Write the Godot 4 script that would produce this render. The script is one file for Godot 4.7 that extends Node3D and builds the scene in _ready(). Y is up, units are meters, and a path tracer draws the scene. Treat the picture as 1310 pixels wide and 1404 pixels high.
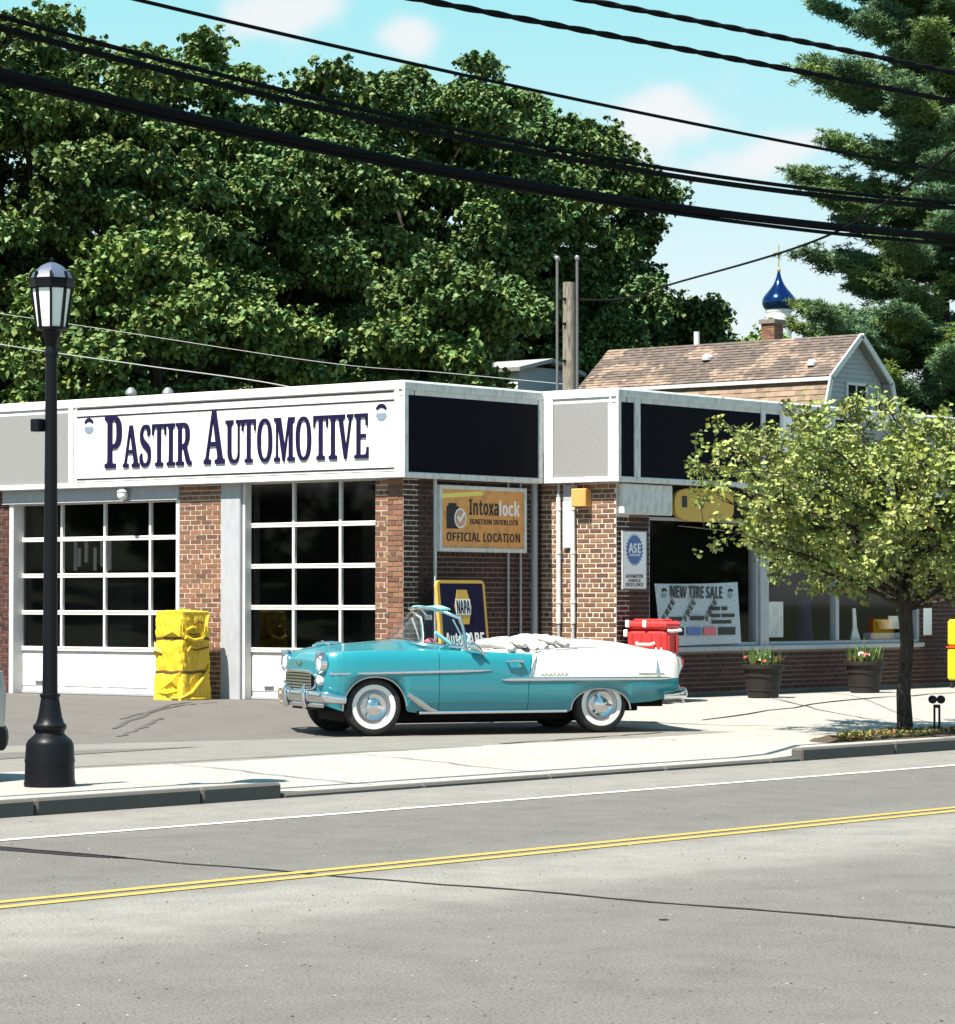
extends Node3D

const PIER_X := 30.817      # brick face of the garage front, which looks towards -X
const SIDE_Z := -26.654     # brick face of the first street front, which looks towards +Z
const NOTCH_X := 33.748     # brick face of the sunlit pier in the notch
const SHOP_Z := -25.356     # brick face of the shop front
const FLOOR_Y := 0.385

var rng := RandomNumberGenerator.new()
var M := {}
var taken := {}


# ---------------------------------------------------------------- mesh builder
class MB:
	var v := PackedVector3Array()
	var n := PackedVector3Array()
	var uv := PackedVector2Array()
	var c := PackedColorArray()
	var xf := Transform3D.IDENTITY
	var col := Color.WHITE

	func raw(p: Vector3, nn: Vector3, t: Vector2) -> void:
		v.append(xf * p)
		n.append((xf.basis * nn).normalized())
		uv.append(t)
		c.append(col)

	# corners counter-clockwise as seen from the front
	func tri(a: Vector3, b: Vector3, d: Vector3) -> void:
		var nn := (b - a).cross(d - a)
		if nn.length_squared() < 1e-16:
			return
		nn = nn.normalized()
		raw(a, nn, Vector2.ZERO)
		raw(d, nn, Vector2(1, 1))
		raw(b, nn, Vector2(1, 0))

	func quad(a: Vector3, b: Vector3, d: Vector3, e: Vector3) -> void:
		var nn := (d - a).cross(e - b)
		if nn.length_squared() < 1e-16:
			return
		nn = nn.normalized()
		raw(a, nn, Vector2(0, 0)); raw(d, nn, Vector2(1, 1)); raw(b, nn, Vector2(1, 0))
		raw(a, nn, Vector2(0, 0)); raw(e, nn, Vector2(0, 1)); raw(d, nn, Vector2(1, 1))

	func quad_n(p: Array, q: Array) -> void:
		for k in [0, 2, 1, 0, 3, 2]:
			raw(p[k], q[k], Vector2.ZERO)

	func box(a: Vector3, b: Vector3, bev := 0.0) -> void:
		var lo := Vector3(minf(a.x, b.x), minf(a.y, b.y), minf(a.z, b.z))
		var hi := Vector3(maxf(a.x, b.x), maxf(a.y, b.y), maxf(a.z, b.z))
		var e := minf(bev, 0.45 * minf(hi.x - lo.x, minf(hi.y - lo.y, hi.z - lo.z)))
		var m := (lo + hi) * 0.5
		var h := (hi - lo) * 0.5
		for ax in 3:
			for s in [-1.0, 1.0]:
				var o := Vector3.ZERO; o[ax] = s
				var u := Vector3.ZERO; u[(ax + 1) % 3] = 1.0
				var w := Vector3.ZERO; w[(ax + 2) % 3] = s
				var hu: float = h[(ax + 1) % 3] - e
				var hw: float = h[(ax + 2) % 3] - e
				var f: Vector3 = m + o * h[ax]
				quad(f - u * hu - w * hw, f + u * hu - w * hw, f + u * hu + w * hw, f - u * hu + w * hw)
		if e > 0.0:
			for ax in 3:
				var b1 := (ax + 1) % 3
				var b2 := (ax + 2) % 3
				for s in [-1.0, 1.0]:
					for t in [-1.0, 1.0]:
						var l := Vector3.ZERO; l[ax] = h[ax] - e
						var p1 := m; p1[b1] += s * h[b1]; p1[b2] += t * (h[b2] - e)
						var p2 := m; p2[b1] += s * (h[b1] - e); p2[b2] += t * h[b2]
						if _ccw(p1 + l, p1 - l, p2 - l, p1 + p2 - 2.0 * m):
							quad(p1 + l, p1 - l, p2 - l, p2 + l)
						else:
							quad(p2 + l, p2 - l, p1 - l, p1 + l)
			for s in [-1.0, 1.0]:
				for t in [-1.0, 1.0]:
					for q in [-1.0, 1.0]:
						var sg := Vector3(s, t, q)
						var px := m + sg * Vector3(h.x, h.y - e, h.z - e)
						var py := m + sg * Vector3(h.x - e, h.y, h.z - e)
						var pz := m + sg * Vector3(h.x - e, h.y - e, h.z)
						if _ccw(px, py, pz, sg):
							tri(px, py, pz)
						else:
							tri(px, pz, py)

	func _ccw(a: Vector3, b: Vector3, d: Vector3, outward: Vector3) -> bool:
		return (b - a).cross(d - a).dot(outward) > 0.0

	# an oriented bar between two points
	func bar(a: Vector3, b: Vector3, w: float, t: float, up := Vector3.UP, bev := 0.0) -> void:
		var keep := xf
		var z := (b - a).normalized()
		var x := up.cross(z)
		if x.length() < 0.01:
			x = Vector3.RIGHT.cross(z)
		x = x.normalized()
		xf = keep * Transform3D(Basis(x, z.cross(x), z), (a + b) * 0.5)
		var l := (b - a).length() * 0.5
		box(Vector3(-w / 2, -t / 2, -l), Vector3(w / 2, t / 2, l), bev)
		xf = keep

	# smooth grid; g[i][j]; winding: i to the right, j up gives the front towards the viewer
	func grid(g: Array, closed_i := false, crease := 0.7, keep = null) -> void:
		var ni := g.size()
		var nj: int = g[0].size()
		var qi := ni if closed_i else ni - 1
		var fn := []
		for i in qi:
			var row := PackedVector3Array()
			for j in nj - 1:
				var nn: Vector3 = (g[(i + 1) % ni][j + 1] - g[i][j]).cross(g[i][j + 1] - g[(i + 1) % ni][j])
				row.append(nn)
			fn.append(row)
		for i in qi:
			for j in nj - 1:
				if keep != null and not keep.call(i, j):
					continue
				var own: Vector3 = fn[i][j]
				if own.length_squared() < 1e-18:
					continue
				var on := own.normalized()
				var p := [g[i][j], g[(i + 1) % ni][j], g[(i + 1) % ni][j + 1], g[i][j + 1]]
				var q := []
				for k in 4:
					var ci: int = i + [0, 1, 1, 0][k]
					var cj: int = j + [0, 0, 1, 1][k]
					var s := Vector3.ZERO
					for a in [ci - 1, ci]:
						for b in [cj - 1, cj]:
							var aa: int = posmod(a, qi) if closed_i else a
							if aa < 0 or aa >= qi or b < 0 or b >= nj - 1:
								continue
							var o: Vector3 = fn[aa][b]
							if o.length_squared() > 1e-18 and o.normalized().dot(on) > crease:
								s += o
					q.append(s.normalized() if s.length_squared() > 1e-18 else on)
				quad_n(p, q)

	func lathe(prof: Array, sides := 20, crease := 0.75, squash := 1.0) -> void:
		var g := []
		for i in sides:
			var a := TAU * i / sides
			var row := []
			for p in prof:
				row.append(Vector3(sin(a) * p.x, p.y, cos(a) * p.x * squash))
			g.append(row)
		grid(g, true, crease)

	# rad: one number, or an array of numbers or Vector2 (across, along up)
	func tube(path: Array, rad, sides := 8, caps := true, up := Vector3.UP) -> void:
		var g := []
		for i in sides:
			g.append([])
		var np := path.size()
		for k in np:
			var t: Vector3 = path[mini(k + 1, np - 1)] - path[maxi(k - 1, 0)]
			t = t.normalized()
			var x := up.cross(t)
			if x.length() < 0.05:
				x = Vector3.RIGHT.cross(t)
			x = x.normalized()
			var y := t.cross(x)
			var r = rad[k] if rad is Array else rad
			var r2: Vector2 = r if r is Vector2 else Vector2(r, r)
			for i in sides:
				var a := TAU * i / sides
				g[i].append(path[k] + x * cos(a) * r2.x + y * sin(a) * r2.y)
		grid(g, true, 0.3)
		if caps:
			for i in range(1, sides - 1):
				tri(g[0][0], g[i + 1][0], g[i][0])
				tri(g[0][np - 1], g[i][np - 1], g[i + 1][np - 1])

	# flat polygon with thickness, in the local xy plane, from z0 to z1
	func prism(poly: PackedVector2Array, z0: float, z1: float) -> void:
		var pl := poly
		if Geometry2D.is_polygon_clockwise(pl):
			pl = pl.duplicate()
			pl.reverse()
		var ix := Geometry2D.triangulate_polygon(pl)
		for k in range(0, ix.size(), 3):
			var a := pl[ix[k]]; var b := pl[ix[k + 1]]; var d := pl[ix[k + 2]]
			if (b - a).cross(d - a) < 0.0:
				var s := b; b = d; d = s
			tri(Vector3(a.x, a.y, z1), Vector3(b.x, b.y, z1), Vector3(d.x, d.y, z1))
			tri(Vector3(a.x, a.y, z0), Vector3(d.x, d.y, z0), Vector3(b.x, b.y, z0))
		for k in pl.size():
			var a := pl[k]; var b := pl[(k + 1) % pl.size()]
			quad(Vector3(a.x, a.y, z0), Vector3(b.x, b.y, z0), Vector3(b.x, b.y, z1), Vector3(a.x, a.y, z1))

	func mesh() -> ArrayMesh:
		var a := []
		a.resize(Mesh.ARRAY_MAX)
		a[Mesh.ARRAY_VERTEX] = v
		a[Mesh.ARRAY_NORMAL] = n
		a[Mesh.ARRAY_TEX_UV] = uv
		a[Mesh.ARRAY_COLOR] = c
		var m := ArrayMesh.new()
		m.add_surface_from_arrays(Mesh.PRIMITIVE_TRIANGLES, a)
		return m


# ---------------------------------------------------------------- scene helpers
func numbered(called: String) -> String:
	var k: int = taken.get(called, 0)
	taken[called] = k + 1
	return called if k == 0 else "%s_%03d" % [called, k]


func tag(o: Node, label := "", category := "", group := "", kind := "") -> Node:
	if label: o.set_meta("label", label)
	if category: o.set_meta("category", category)
	if group: o.set_meta("group", group)
	if kind: o.set_meta("kind", kind)
	return o


func thing(called: String, label: String, category: String, at := Vector3.ZERO, turn := 0.0, group := "") -> Node3D:
	var o := Node3D.new()
	o.name = numbered(called)
	add_child(o)
	o.position = at
	o.rotation.y = turn
	tag(o, label, category, group)
	return o


# commits a builder whose points are in the parent's own axes
func obj(called: String, mb: MB, mat: Material, parent: Node = null) -> MeshInstance3D:
	var o := MeshInstance3D.new()
	o.mesh = mb.mesh()
	o.mesh.surface_set_material(0, mat)
	if parent == null:
		o.name = numbered(called)
		add_child(o)
	else:
		o.name = called
		parent.add_child(o, true)
	return o


func place_of(p: Node) -> Transform3D:
	var t := Transform3D.IDENTITY
	while p is Node3D and p != self:
		t = (p as Node3D).transform * t
		p = p.get_parent()
	return t


# a builder that takes points in the scene's axes for a mesh that will hang under parent
func wb(parent: Node, frame := Transform3D.IDENTITY) -> MB:
	var b := MB.new()
	b.xf = place_of(parent).affine_inverse() * frame
	return b


func struct(called: String, mb: MB, mat: Material) -> MeshInstance3D:
	var o := obj(called, mb, mat)
	o.set_meta("kind", "structure")
	return o


func inst(called: String, mesh: Mesh, xf: Transform3D, parent: Node) -> MeshInstance3D:
	var o := MeshInstance3D.new()
	o.mesh = mesh
	o.transform = xf
	o.name = called
	parent.add_child(o, true)
	return o


func swarm(called: String, mesh: Mesh, xfs: Array, cols: Array, parent: Node) -> MultiMeshInstance3D:
	var mm := MultiMesh.new()
	mm.transform_format = MultiMesh.TRANSFORM_3D
	mm.use_colors = true
	mm.mesh = mesh
	mm.instance_count = xfs.size()
	var buf := PackedFloat32Array()
	buf.resize(xfs.size() * 16)
	for i in xfs.size():
		var t: Transform3D = xfs[i]
		var b := t.basis
		var o := i * 16
		buf[o] = b.x.x; buf[o + 1] = b.y.x; buf[o + 2] = b.z.x; buf[o + 3] = t.origin.x
		buf[o + 4] = b.x.y; buf[o + 5] = b.y.y; buf[o + 6] = b.z.y; buf[o + 7] = t.origin.y
		buf[o + 8] = b.x.z; buf[o + 9] = b.y.z; buf[o + 10] = b.z.z; buf[o + 11] = t.origin.z
		var c: Color = cols[i]
		buf[o + 12] = c.r; buf[o + 13] = c.g; buf[o + 14] = c.b; buf[o + 15] = 1.0
	mm.buffer = buf
	var o2 := MultiMeshInstance3D.new()
	o2.multimesh = mm
	if parent == null:
		o2.name = numbered(called)
		add_child(o2)
	else:
		o2.name = called
		parent.add_child(o2, true)
	o2.set_meta("kind", "stuff")
	return o2


func interp(t: Array, x: float) -> float:
	var up: bool = t[0][0] < t[-1][0]
	for k in t.size() - 1:
		var a = t[k]; var b = t[k + 1]
		if (up and x <= b[0]) or (not up and x >= b[0]):
			var f := clampf((x - a[0]) / (b[0] - a[0]), 0.0, 1.0)
			return lerpf(a[1], b[1], f)
	return t[-1][1]


func lin(r: float, g: float, b: float, a := 1.0) -> Color:
	var c := Color(r, g, b).linear_to_srgb()
	c.a = a
	return c


func mat(called: String, color: Color, rough := 0.8, metal := 0.0, vc := false) -> StandardMaterial3D:
	var m := StandardMaterial3D.new()
	m.resource_name = called
	m.albedo_color = color
	m.roughness = rough
	m.metallic = metal
	m.vertex_color_use_as_albedo = vc
	M[called] = m
	return m


func noise_tex(freq: float, octaves: int, ramp: Array, size := 512, sd := 1, kind := FastNoiseLite.TYPE_SIMPLEX_SMOOTH) -> NoiseTexture2D:
	var f := FastNoiseLite.new()
	f.seed = sd
	f.noise_type = kind
	f.frequency = freq
	f.fractal_octaves = octaves
	var t := NoiseTexture2D.new()
	t.width = size
	t.height = size
	t.seamless = true
	t.noise = f
	var g := Gradient.new()
	var offs := PackedFloat32Array()
	var cols := PackedColorArray()
	for r in ramp:
		offs.append(r[0])
		cols.append(Color(r[1], r[1], r[1]) if r[1] is float else r[1])
	g.offsets = offs
	g.colors = cols
	t.color_ramp = g
	return t


func grain(m: StandardMaterial3D, tex: Texture2D, scale: Vector3, world := true, bump: Texture2D = null, bump_cm := 0.0) -> StandardMaterial3D:
	m.albedo_texture = tex
	m.uv1_triplanar = true
	m.uv1_world_triplanar = world
	m.uv1_scale = scale
	if bump:
		m.heightmap_enabled = true
		m.heightmap_texture = bump
		m.heightmap_scale = bump_cm
	return m


var fonts := {}
func font(called: String, bold: bool) -> SystemFont:
	var k := called + str(bold)
	if not fonts.has(k):
		var f := SystemFont.new()
		f.font_names = PackedStringArray([called])
		f.font_weight = 700 if bold else 400
		fonts[k] = f
	return fonts[k]


# raised lettering stretched to fill a box given in a facade frame (x right, y up, z out)
func text(parent: Node, s: String, f: Font, x0: float, x1: float, y0: float, y1: float, z: float, thick: float, m: Material, frame: Transform3D, lean := 0.0, called := "lettering") -> MeshInstance3D:
	var t := TextMesh.new()
	t.text = s
	t.font = f
	t.font_size = 32
	t.pixel_size = 0.01
	t.depth = 0.02
	t.curve_step = 2.0
	t.material = m
	var bb := t.get_aabb()
	var sx := (x1 - x0) / bb.size.x
	var sy := (y1 - y0) / bb.size.y
	var sz := thick / 0.02
	var mid := bb.position + bb.size * 0.5
	var loc := Transform3D(Basis(Vector3.BACK, lean) * Basis.from_scale(Vector3(sx, sy, sz)), Vector3((x0 + x1) / 2, (y0 + y1) / 2, z + thick / 2))
	loc.origin -= loc.basis * mid
	return inst(called, t, place_of(parent).affine_inverse() * frame * loc, parent)


# frames: local x to the viewer's right, y up, z out of the wall
func front_frame(x: float) -> Transform3D:      # wall in the plane X = x that looks towards -X; local x is world Z
	return Transform3D(Basis(Vector3(0, 0, 1), Vector3(0, 1, 0), Vector3(-1, 0, 0)), Vector3(x, 0, 0))


func side_frame(z: float) -> Transform3D:       # wall in the plane Z = z that looks towards +Z; local x is world X
	return Transform3D(Basis.IDENTITY, Vector3(0, 0, z))


func ground_y(x: float, z: float) -> float:
	var y := 0.0
	if z > -18.6:
		return 0.0
	var full := clampf((19.9 - x) / 0.5, 0.0, 1.0) + clampf((x - 28.1) / 0.6, 0.0, 1.0)
	y = lerpf(lerpf(0.035, 0.13, clampf(full, 0.0, 1.0)), 0.125, smoothstep(-18.8, -21.6, z))
	var s := x * 0.515 - z * 0.857
	y += 0.255 * clampf((s - 36.3) / 2.8, 0.0, 1.0) * clampf((-21.4 - z) / 2.6, 0.0, 1.0)
	return y


# ---------------------------------------------------------------- scene
func _ready() -> void:
	rng.seed = 7
	var cam := Camera3D.new()
	cam.name = "camera"
	add_child(cam)
	cam.position = Vector3(0, 1.72, 0)
	cam.rotation_degrees = Vector3(1.66, -50.517, 0)
	cam.fov = 18.78
	cam.near = 0.2
	cam.far = 2500.0
	cam.current = true
	var env := Environment.new()
	env.tonemap_mode = Environment.TONE_MAPPER_LINEAR
	env.tonemap_exposure = 2.6
	env.background_mode = Environment.BG_SKY
	var sky := Sky.new()
	var sm := PanoramaSkyMaterial.new()
	sm.panorama = sky_picture()
	sky.sky_material = sm
	env.sky = sky
	env.background_energy_multiplier = 0.78
	env.sdfgi_enabled = true
	env.ssao_enabled = true
	env.ssil_enabled = true
	var we := WorldEnvironment.new()
	we.name = "world_environment"
	we.environment = env
	add_child(we)
	var sun := DirectionalLight3D.new()
	sun.name = "sun"
	add_child(sun)
	sun.light_energy = 1.6
	sun.light_color = Color(1.0, 0.965, 0.91)
	sun.light_angular_distance = 0.5
	sun.shadow_enabled = true
	sun.look_at_from_position(Vector3.ZERO, -Vector3(-0.60, 1.0, -0.012), Vector3.UP)

	materials()
	ground()
	street()
	building()
	backdrop()
	trees()
	wires()
	car()
	grey_car()
	street_lamp()
	small_things()


func sky_picture() -> ImageTexture:
	var w := 2048
	var h := 1024
	var im := Image.create_empty(w, h, false, Image.FORMAT_RGBF)
	var ramp := [[0.0, Color(0.455, 0.48, 0.487)], [4.5, Color(0.43, 0.472, 0.486)], [8.0, Color(0.29, 0.44, 0.47)], [11.0, Color(0.20, 0.42, 0.455)], [25.0, Color(0.12, 0.31, 0.41)], [90.0, Color(0.06, 0.19, 0.35)]]
	var rows := []
	for y in h:
		var el := 90.0 - (y + 0.5) / h * 180.0
		var c: Color = ramp[0][1]
		if el < 0.0:
			c = Color(0.30, 0.31, 0.30)
		for k in ramp.size() - 1:
			if el >= ramp[k][0] and el <= ramp[k + 1][0]:
				c = ramp[k][1].lerp(ramp[k + 1][1], (el - ramp[k][0]) / (ramp[k + 1][0] - ramp[k][0]))
		rows.append(c)
		im.fill_rect(Rect2i(0, y, w, 1), c)
	var nz := FastNoiseLite.new()
	nz.seed = 5
	nz.frequency = 0.035
	nz.fractal_octaves = 5
	# clouds: bearing, height, half width, half height in degrees, lean
	var clouds := [[46.6, 10.9, 1.5, 0.75, 0.0], [49.0, 10.45, 0.8, 0.42, 0.0], [53.6, 8.75, 2.0, 0.75, -0.32], [55.6, 8.2, 1.4, 0.4, -0.25], [51.0, 6.0, 2.6, 0.5, 0.0]]
	var r := RandomNumberGenerator.new()
	r.seed = 11
	for k in 46:
		var el := r.randf_range(4.0, 50.0)
		var az := 62.0 + 335.0 * k / 46.0 + r.randf_range(-3.0, 3.0)
		var s := r.randf_range(1.2, 5.0)
		clouds.append([fposmod(az, 360.0), el, s * 1.6, s * 0.6, r.randf_range(-0.2, 0.2)])
	for c in clouds:
		var px: float = c[0] / 360.0 * w
		var py: float = (90.0 - c[1]) / 180.0 * h
		var rx: float = c[2] * w / 360.0 / maxf(cos(deg_to_rad(c[1])), 0.3)
		var ry: float = c[3] * h / 180.0
		for y in range(maxi(0, int(py - ry * 1.6)), mini(h, int(py + ry * 1.6) + 1)):
			for x in range(int(px - rx * 1.6), int(px + rx * 1.6) + 1):
				var dx := (x - px) / rx
				var dy: float = (y - py + c[4] * (x - px) * -1.0) / ry
				var d := sqrt(dx * dx + dy * dy) + nz.get_noise_2d(x * 3.0, y * 5.0) * 0.75
				var a := smoothstep(1.05, 0.45, d) * 0.85
				if a > 0.0:
					var xx := posmod(x, w)
					im.set_pixel(xx, y, im.get_pixel(xx, y).lerp(Color(0.475, 0.462, 0.468), a))
	return ImageTexture.create_from_image(im)


func materials() -> void:
	var fine := noise_tex(0.12, 4, [[0.0, 0.62], [0.35, 0.86], [0.6, 1.0], [1.0, 1.15]], 512, 3)
	var speck := noise_tex(0.22, 3, [[0.0, 0.3], [0.22, 0.6], [0.32, 0.88], [0.6, 1.0], [0.72, 1.1], [0.8, 1.5], [1.0, 2.0]], 1024, 9)
	var blotch := noise_tex(0.012, 5, [[0.0, 0.93], [0.45, 0.985], [1.0, 1.03]], 1024, 21)
	var bump := noise_tex(0.14, 3, [[0.0, 0.0], [1.0, 1.0]], 512, 4)
	var asphalt := mat("road asphalt", lin(0.114, 0.108, 0.101), 0.9, 0.0, true)
	grain(asphalt, speck, Vector3(0.21, 0.21, 0.21), true, bump, 0.5)
	asphalt.detail_enabled = true
	asphalt.detail_albedo = blotch
	asphalt.detail_blend_mode = BaseMaterial3D.BLEND_MODE_MUL
	asphalt.uv2_triplanar = true
	asphalt.uv2_world_triplanar = true
	asphalt.uv2_scale = Vector3(0.11, 0.11, 0.11)
	asphalt.detail_uv_layer = BaseMaterial3D.DETAIL_UV_2
	var lot := asphalt.duplicate() as StandardMaterial3D
	lot.albedo_color = lin(0.118, 0.108, 0.10)
	M["lot asphalt"] = lot
	var drive := asphalt.duplicate() as StandardMaterial3D
	drive.albedo_color = lin(0.185, 0.176, 0.158)
	M["drive"] = drive
	var road := asphalt.duplicate() as StandardMaterial3D
	road.albedo_color = lin(0.122 * 1.8, 0.116 * 1.8, 0.108 * 1.8)
	M["carriageway"] = road
	var conc := asphalt.duplicate() as StandardMaterial3D
	conc.albedo_color = lin(0.335, 0.325, 0.30)
	M["concrete"] = conc
	mat("chipping", Color.WHITE, 0.9, 0.0, true)
	grain(mat("kerb stone", lin(0.09, 0.085, 0.08), 0.85, 0.0, true), speck, Vector3(0.8, 0.8, 0.8), true, bump, 0.4)
	grain(mat("sealed crack", lin(0.03, 0.03, 0.03), 0.95), fine, Vector3(1, 1, 1)).metallic_specular = 0.15
	grain(mat("oil stain", lin(0.075, 0.069, 0.064), 0.9), fine, Vector3(1, 1, 1))
	grain(mat("yellow road paint", lin(0.40, 0.29, 0.065), 0.7), speck, Vector3(0.9, 0.9, 0.9))
	grain(mat("white road paint", lin(0.55, 0.55, 0.52), 0.7), speck, Vector3(0.9, 0.9, 0.9))
	grain(mat("soil", lin(0.05, 0.06, 0.025), 0.95, 0.0, true), blotch, Vector3(0.05, 0.05, 0.05))
	grain(mat("mulch", lin(0.10, 0.065, 0.04), 0.95, 0.0, true), fine, Vector3(1.2, 1.2, 1.2), true, bump, 2.0)
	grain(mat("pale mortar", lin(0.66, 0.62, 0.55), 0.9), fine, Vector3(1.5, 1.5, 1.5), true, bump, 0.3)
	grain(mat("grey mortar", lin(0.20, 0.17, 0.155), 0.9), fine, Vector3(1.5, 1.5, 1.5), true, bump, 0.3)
	grain(mat("brick clay", Color.WHITE, 0.85, 0.0, true), fine, Vector3(2.2, 2.2, 2.2), true, bump, 0.25)
	for k in 6:
		var t: Array = [[0.185, 0.098, 0.052], [0.235, 0.128, 0.07], [0.15, 0.07, 0.04], [0.28, 0.165, 0.095], [0.20, 0.11, 0.066], [0.12, 0.056, 0.034]][k]
		grain(mat("brick %d" % k, lin(t[0], t[1], t[2]), 0.85), fine, Vector3(2.2, 2.2, 2.2), true, bump, 0.25)
	grain(mat("white enamel", lin(0.66, 0.66, 0.65), 0.45), noise_tex(0.01, 5, [[0.0, 0.86], [0.5, 1.0], [1.0, 1.03]], 512, 31), Vector3(0.8, 0.8, 0.8))
	grain(mat("weathered white", lin(0.56, 0.57, 0.56), 0.6), noise_tex(0.02, 5, [[0.0, 0.8], [0.4, 0.96], [1.0, 1.04]], 512, 33), Vector3(0.9, 0.35, 0.9))
	grain(mat("grey panel", lin(0.22, 0.222, 0.225), 0.6), blotch, Vector3(1.5, 1.5, 1.5))
	mat("black panel", lin(0.003, 0.0038, 0.008), 0.6).metallic_specular = 0.15
	grain(mat("grey steel paint", lin(0.33, 0.345, 0.38), 0.6), blotch, Vector3(0.6, 0.2, 0.6))
	grain(mat("door white", lin(0.60, 0.59, 0.58), 0.5), blotch, Vector3(0.4, 0.3, 0.4))
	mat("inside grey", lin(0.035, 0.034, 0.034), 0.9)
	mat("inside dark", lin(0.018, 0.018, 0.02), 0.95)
	mat("rubber black", lin(0.012, 0.012, 0.013), 0.75)
	mat("soft black", lin(0.006, 0.006, 0.007), 0.6).metallic_specular = 0.2
	var glass := mat("window glass", Color(0.06, 0.08, 0.08, 0.03), 0.03)
	glass.metallic_specular = 0.42
	glass.transparency = BaseMaterial3D.TRANSPARENCY_ALPHA
	mat("sign navy", lin(0.010, 0.007, 0.040), 0.5).metallic_specular = 0.25
	mat("sign print black", lin(0.008, 0.008, 0.012), 0.6)
	mat("sign print white", lin(0.75, 0.75, 0.75), 0.5)
	mat("sign print blue", lin(0.06, 0.12, 0.33), 0.5)
	mat("sign pale blue", lin(0.16, 0.22, 0.30), 0.5)
	grain(mat("sign orange", lin(0.62, 0.29, 0.085), 0.6), noise_tex(0.012, 4, [[0.0, 0.8], [0.5, 1.0], [1.0, 1.08]], 512, 35), Vector3(0.7, 0.7, 0.7))
	mat("sign tan", lin(0.50, 0.30, 0.19), 0.7)
	mat("sign yellow", lin(0.50, 0.31, 0.05), 0.5)
	mat("sign deep blue", lin(0.008, 0.007, 0.030), 0.5).metallic_specular = 0.2
	grain(mat("banner grey", lin(0.42, 0.48, 0.53), 0.55), fine, Vector3(0.5, 0.5, 0.5))
	grain(mat("lamp iron", lin(0.006, 0.007, 0.010), 0.4), fine, Vector3(2, 2, 2)).metallic_specular = 0.28
	grain(mat("lamp cap", lin(0.075, 0.095, 0.15), 0.4), fine, Vector3(2, 2, 2))
	var lg := mat("lamp lens", lin(0.86, 0.89, 0.86), 0.35)
	lg.backlight_enabled = true
	lg.backlight = Color(0.5, 0.55, 0.5)
	# the tarpaulin, the chest and the pots
	var tarp := grain(mat("yellow tarpaulin", lin(0.70, 0.47, 0.02), 0.55), fine, Vector3(1.2, 1.2, 1.2), true, bump, 0.25)
	tarp.clearcoat_enabled = false
	mat("dark strap", lin(0.10, 0.05, 0.015), 0.7)
	mat("pale rope", lin(0.72, 0.62, 0.16), 0.7)
	grain(mat("red plastic", lin(0.52, 0.035, 0.035), 0.4), blotch, Vector3(1, 1, 1))
	grain(mat("pot brown", lin(0.014, 0.008, 0.006), 0.7), noise_tex(0.03, 3, [[0.0, 0.5], [1.0, 1.2]], 256, 41), Vector3(6, 0.6, 6))
	mat("petal white", lin(0.75, 0.75, 0.72), 0.7)
	mat("petal red", lin(0.42, 0.05, 0.04), 0.7)
	mat("newspaper box yellow", lin(0.75, 0.52, 0.02), 0.4)
	mat("newspaper box red", lin(0.45, 0.06, 0.02), 0.4)
	# wood, bark, roofs
	grain(mat("weathered pole", lin(0.26, 0.23, 0.185), 0.9), noise_tex(0.02, 4, [[0.0, 0.35], [0.4, 0.85], [1.0, 1.15]], 512, 51), Vector3(3.5, 0.35, 3.5), true, bump, 1.0)
	grain(mat("bark", lin(0.06, 0.048, 0.036), 0.95), noise_tex(0.02, 4, [[0.0, 0.4], [0.5, 0.9], [1.0, 1.3]], 512, 53), Vector3(2.5, 0.6, 2.5), true, bump, 2.0)
	grain(mat("shingle brown", lin(0.30, 0.235, 0.205), 0.9, 0.0, true), fine, Vector3(0.8, 0.8, 0.8), true, bump, 0.6)
	grain(mat("shingle pale", lin(0.58, 0.42, 0.31), 0.9, 0.0, true), fine, Vector3(0.8, 0.8, 0.8), true, bump, 0.6)
	grain(mat("grey clapboard", lin(0.30, 0.32, 0.35), 0.7), blotch, Vector3(0.3, 0.3, 0.3))
	grain(mat("grey roof", lin(0.30, 0.30, 0.31), 0.9), fine, Vector3(0.6, 0.6, 0.6))
	mat("dome blue", lin(0.02, 0.06, 0.19), 0.16, 0.95)
	mat("gold", lin(0.62, 0.50, 0.25), 0.3, 0.9)
	mat("cable black", lin(0.005, 0.005, 0.006), 0.85).metallic_specular = 0.2
	mat("cable pale", lin(0.30, 0.30, 0.30), 0.5)
	mat("dull conduit", lin(0.09, 0.09, 0.092), 0.6)
	mat("galvanised", lin(0.22, 0.225, 0.23), 0.5, 0.5)
	for a in [["leaf", 0.100, 0.152, 0.050], ["street leaf", 0.235, 0.285, 0.095], ["needle", 0.15, 0.215, 0.09]]:
		var lm := mat(a[0], Color.WHITE, 0.5, 0.0, true)
		lm.albedo_color = lin(a[1], a[2], a[3])
		lm.metallic_specular = 0.35
		lm.backlight_enabled = true
		lm.backlight = Color(0.10, 0.15, 0.04) if a[0] == "leaf" else Color(0.28, 0.34, 0.12)
	# the cars
	var teal := mat("turquoise enamel", lin(0.010, 0.20, 0.25), 0.28)
	teal.clearcoat_enabled = true
	teal.clearcoat = 0.8
	teal.clearcoat_roughness = 0.06
	var wh := mat("white car enamel", lin(0.78, 0.77, 0.75), 0.35)
	wh.clearcoat_enabled = true
	wh.clearcoat = 0.7
	wh.clearcoat_roughness = 0.08
	mat("chrome", lin(0.72, 0.72, 0.74), 0.12, 1.0)
	mat("dull chrome", lin(0.5, 0.5, 0.52), 0.28, 1.0)
	mat("whitewall", lin(0.72, 0.71, 0.68), 0.6)
	mat("light turquoise vinyl", lin(0.22, 0.58, 0.60), 0.5)
	mat("white vinyl", lin(0.74, 0.72, 0.69), 0.55)
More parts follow.
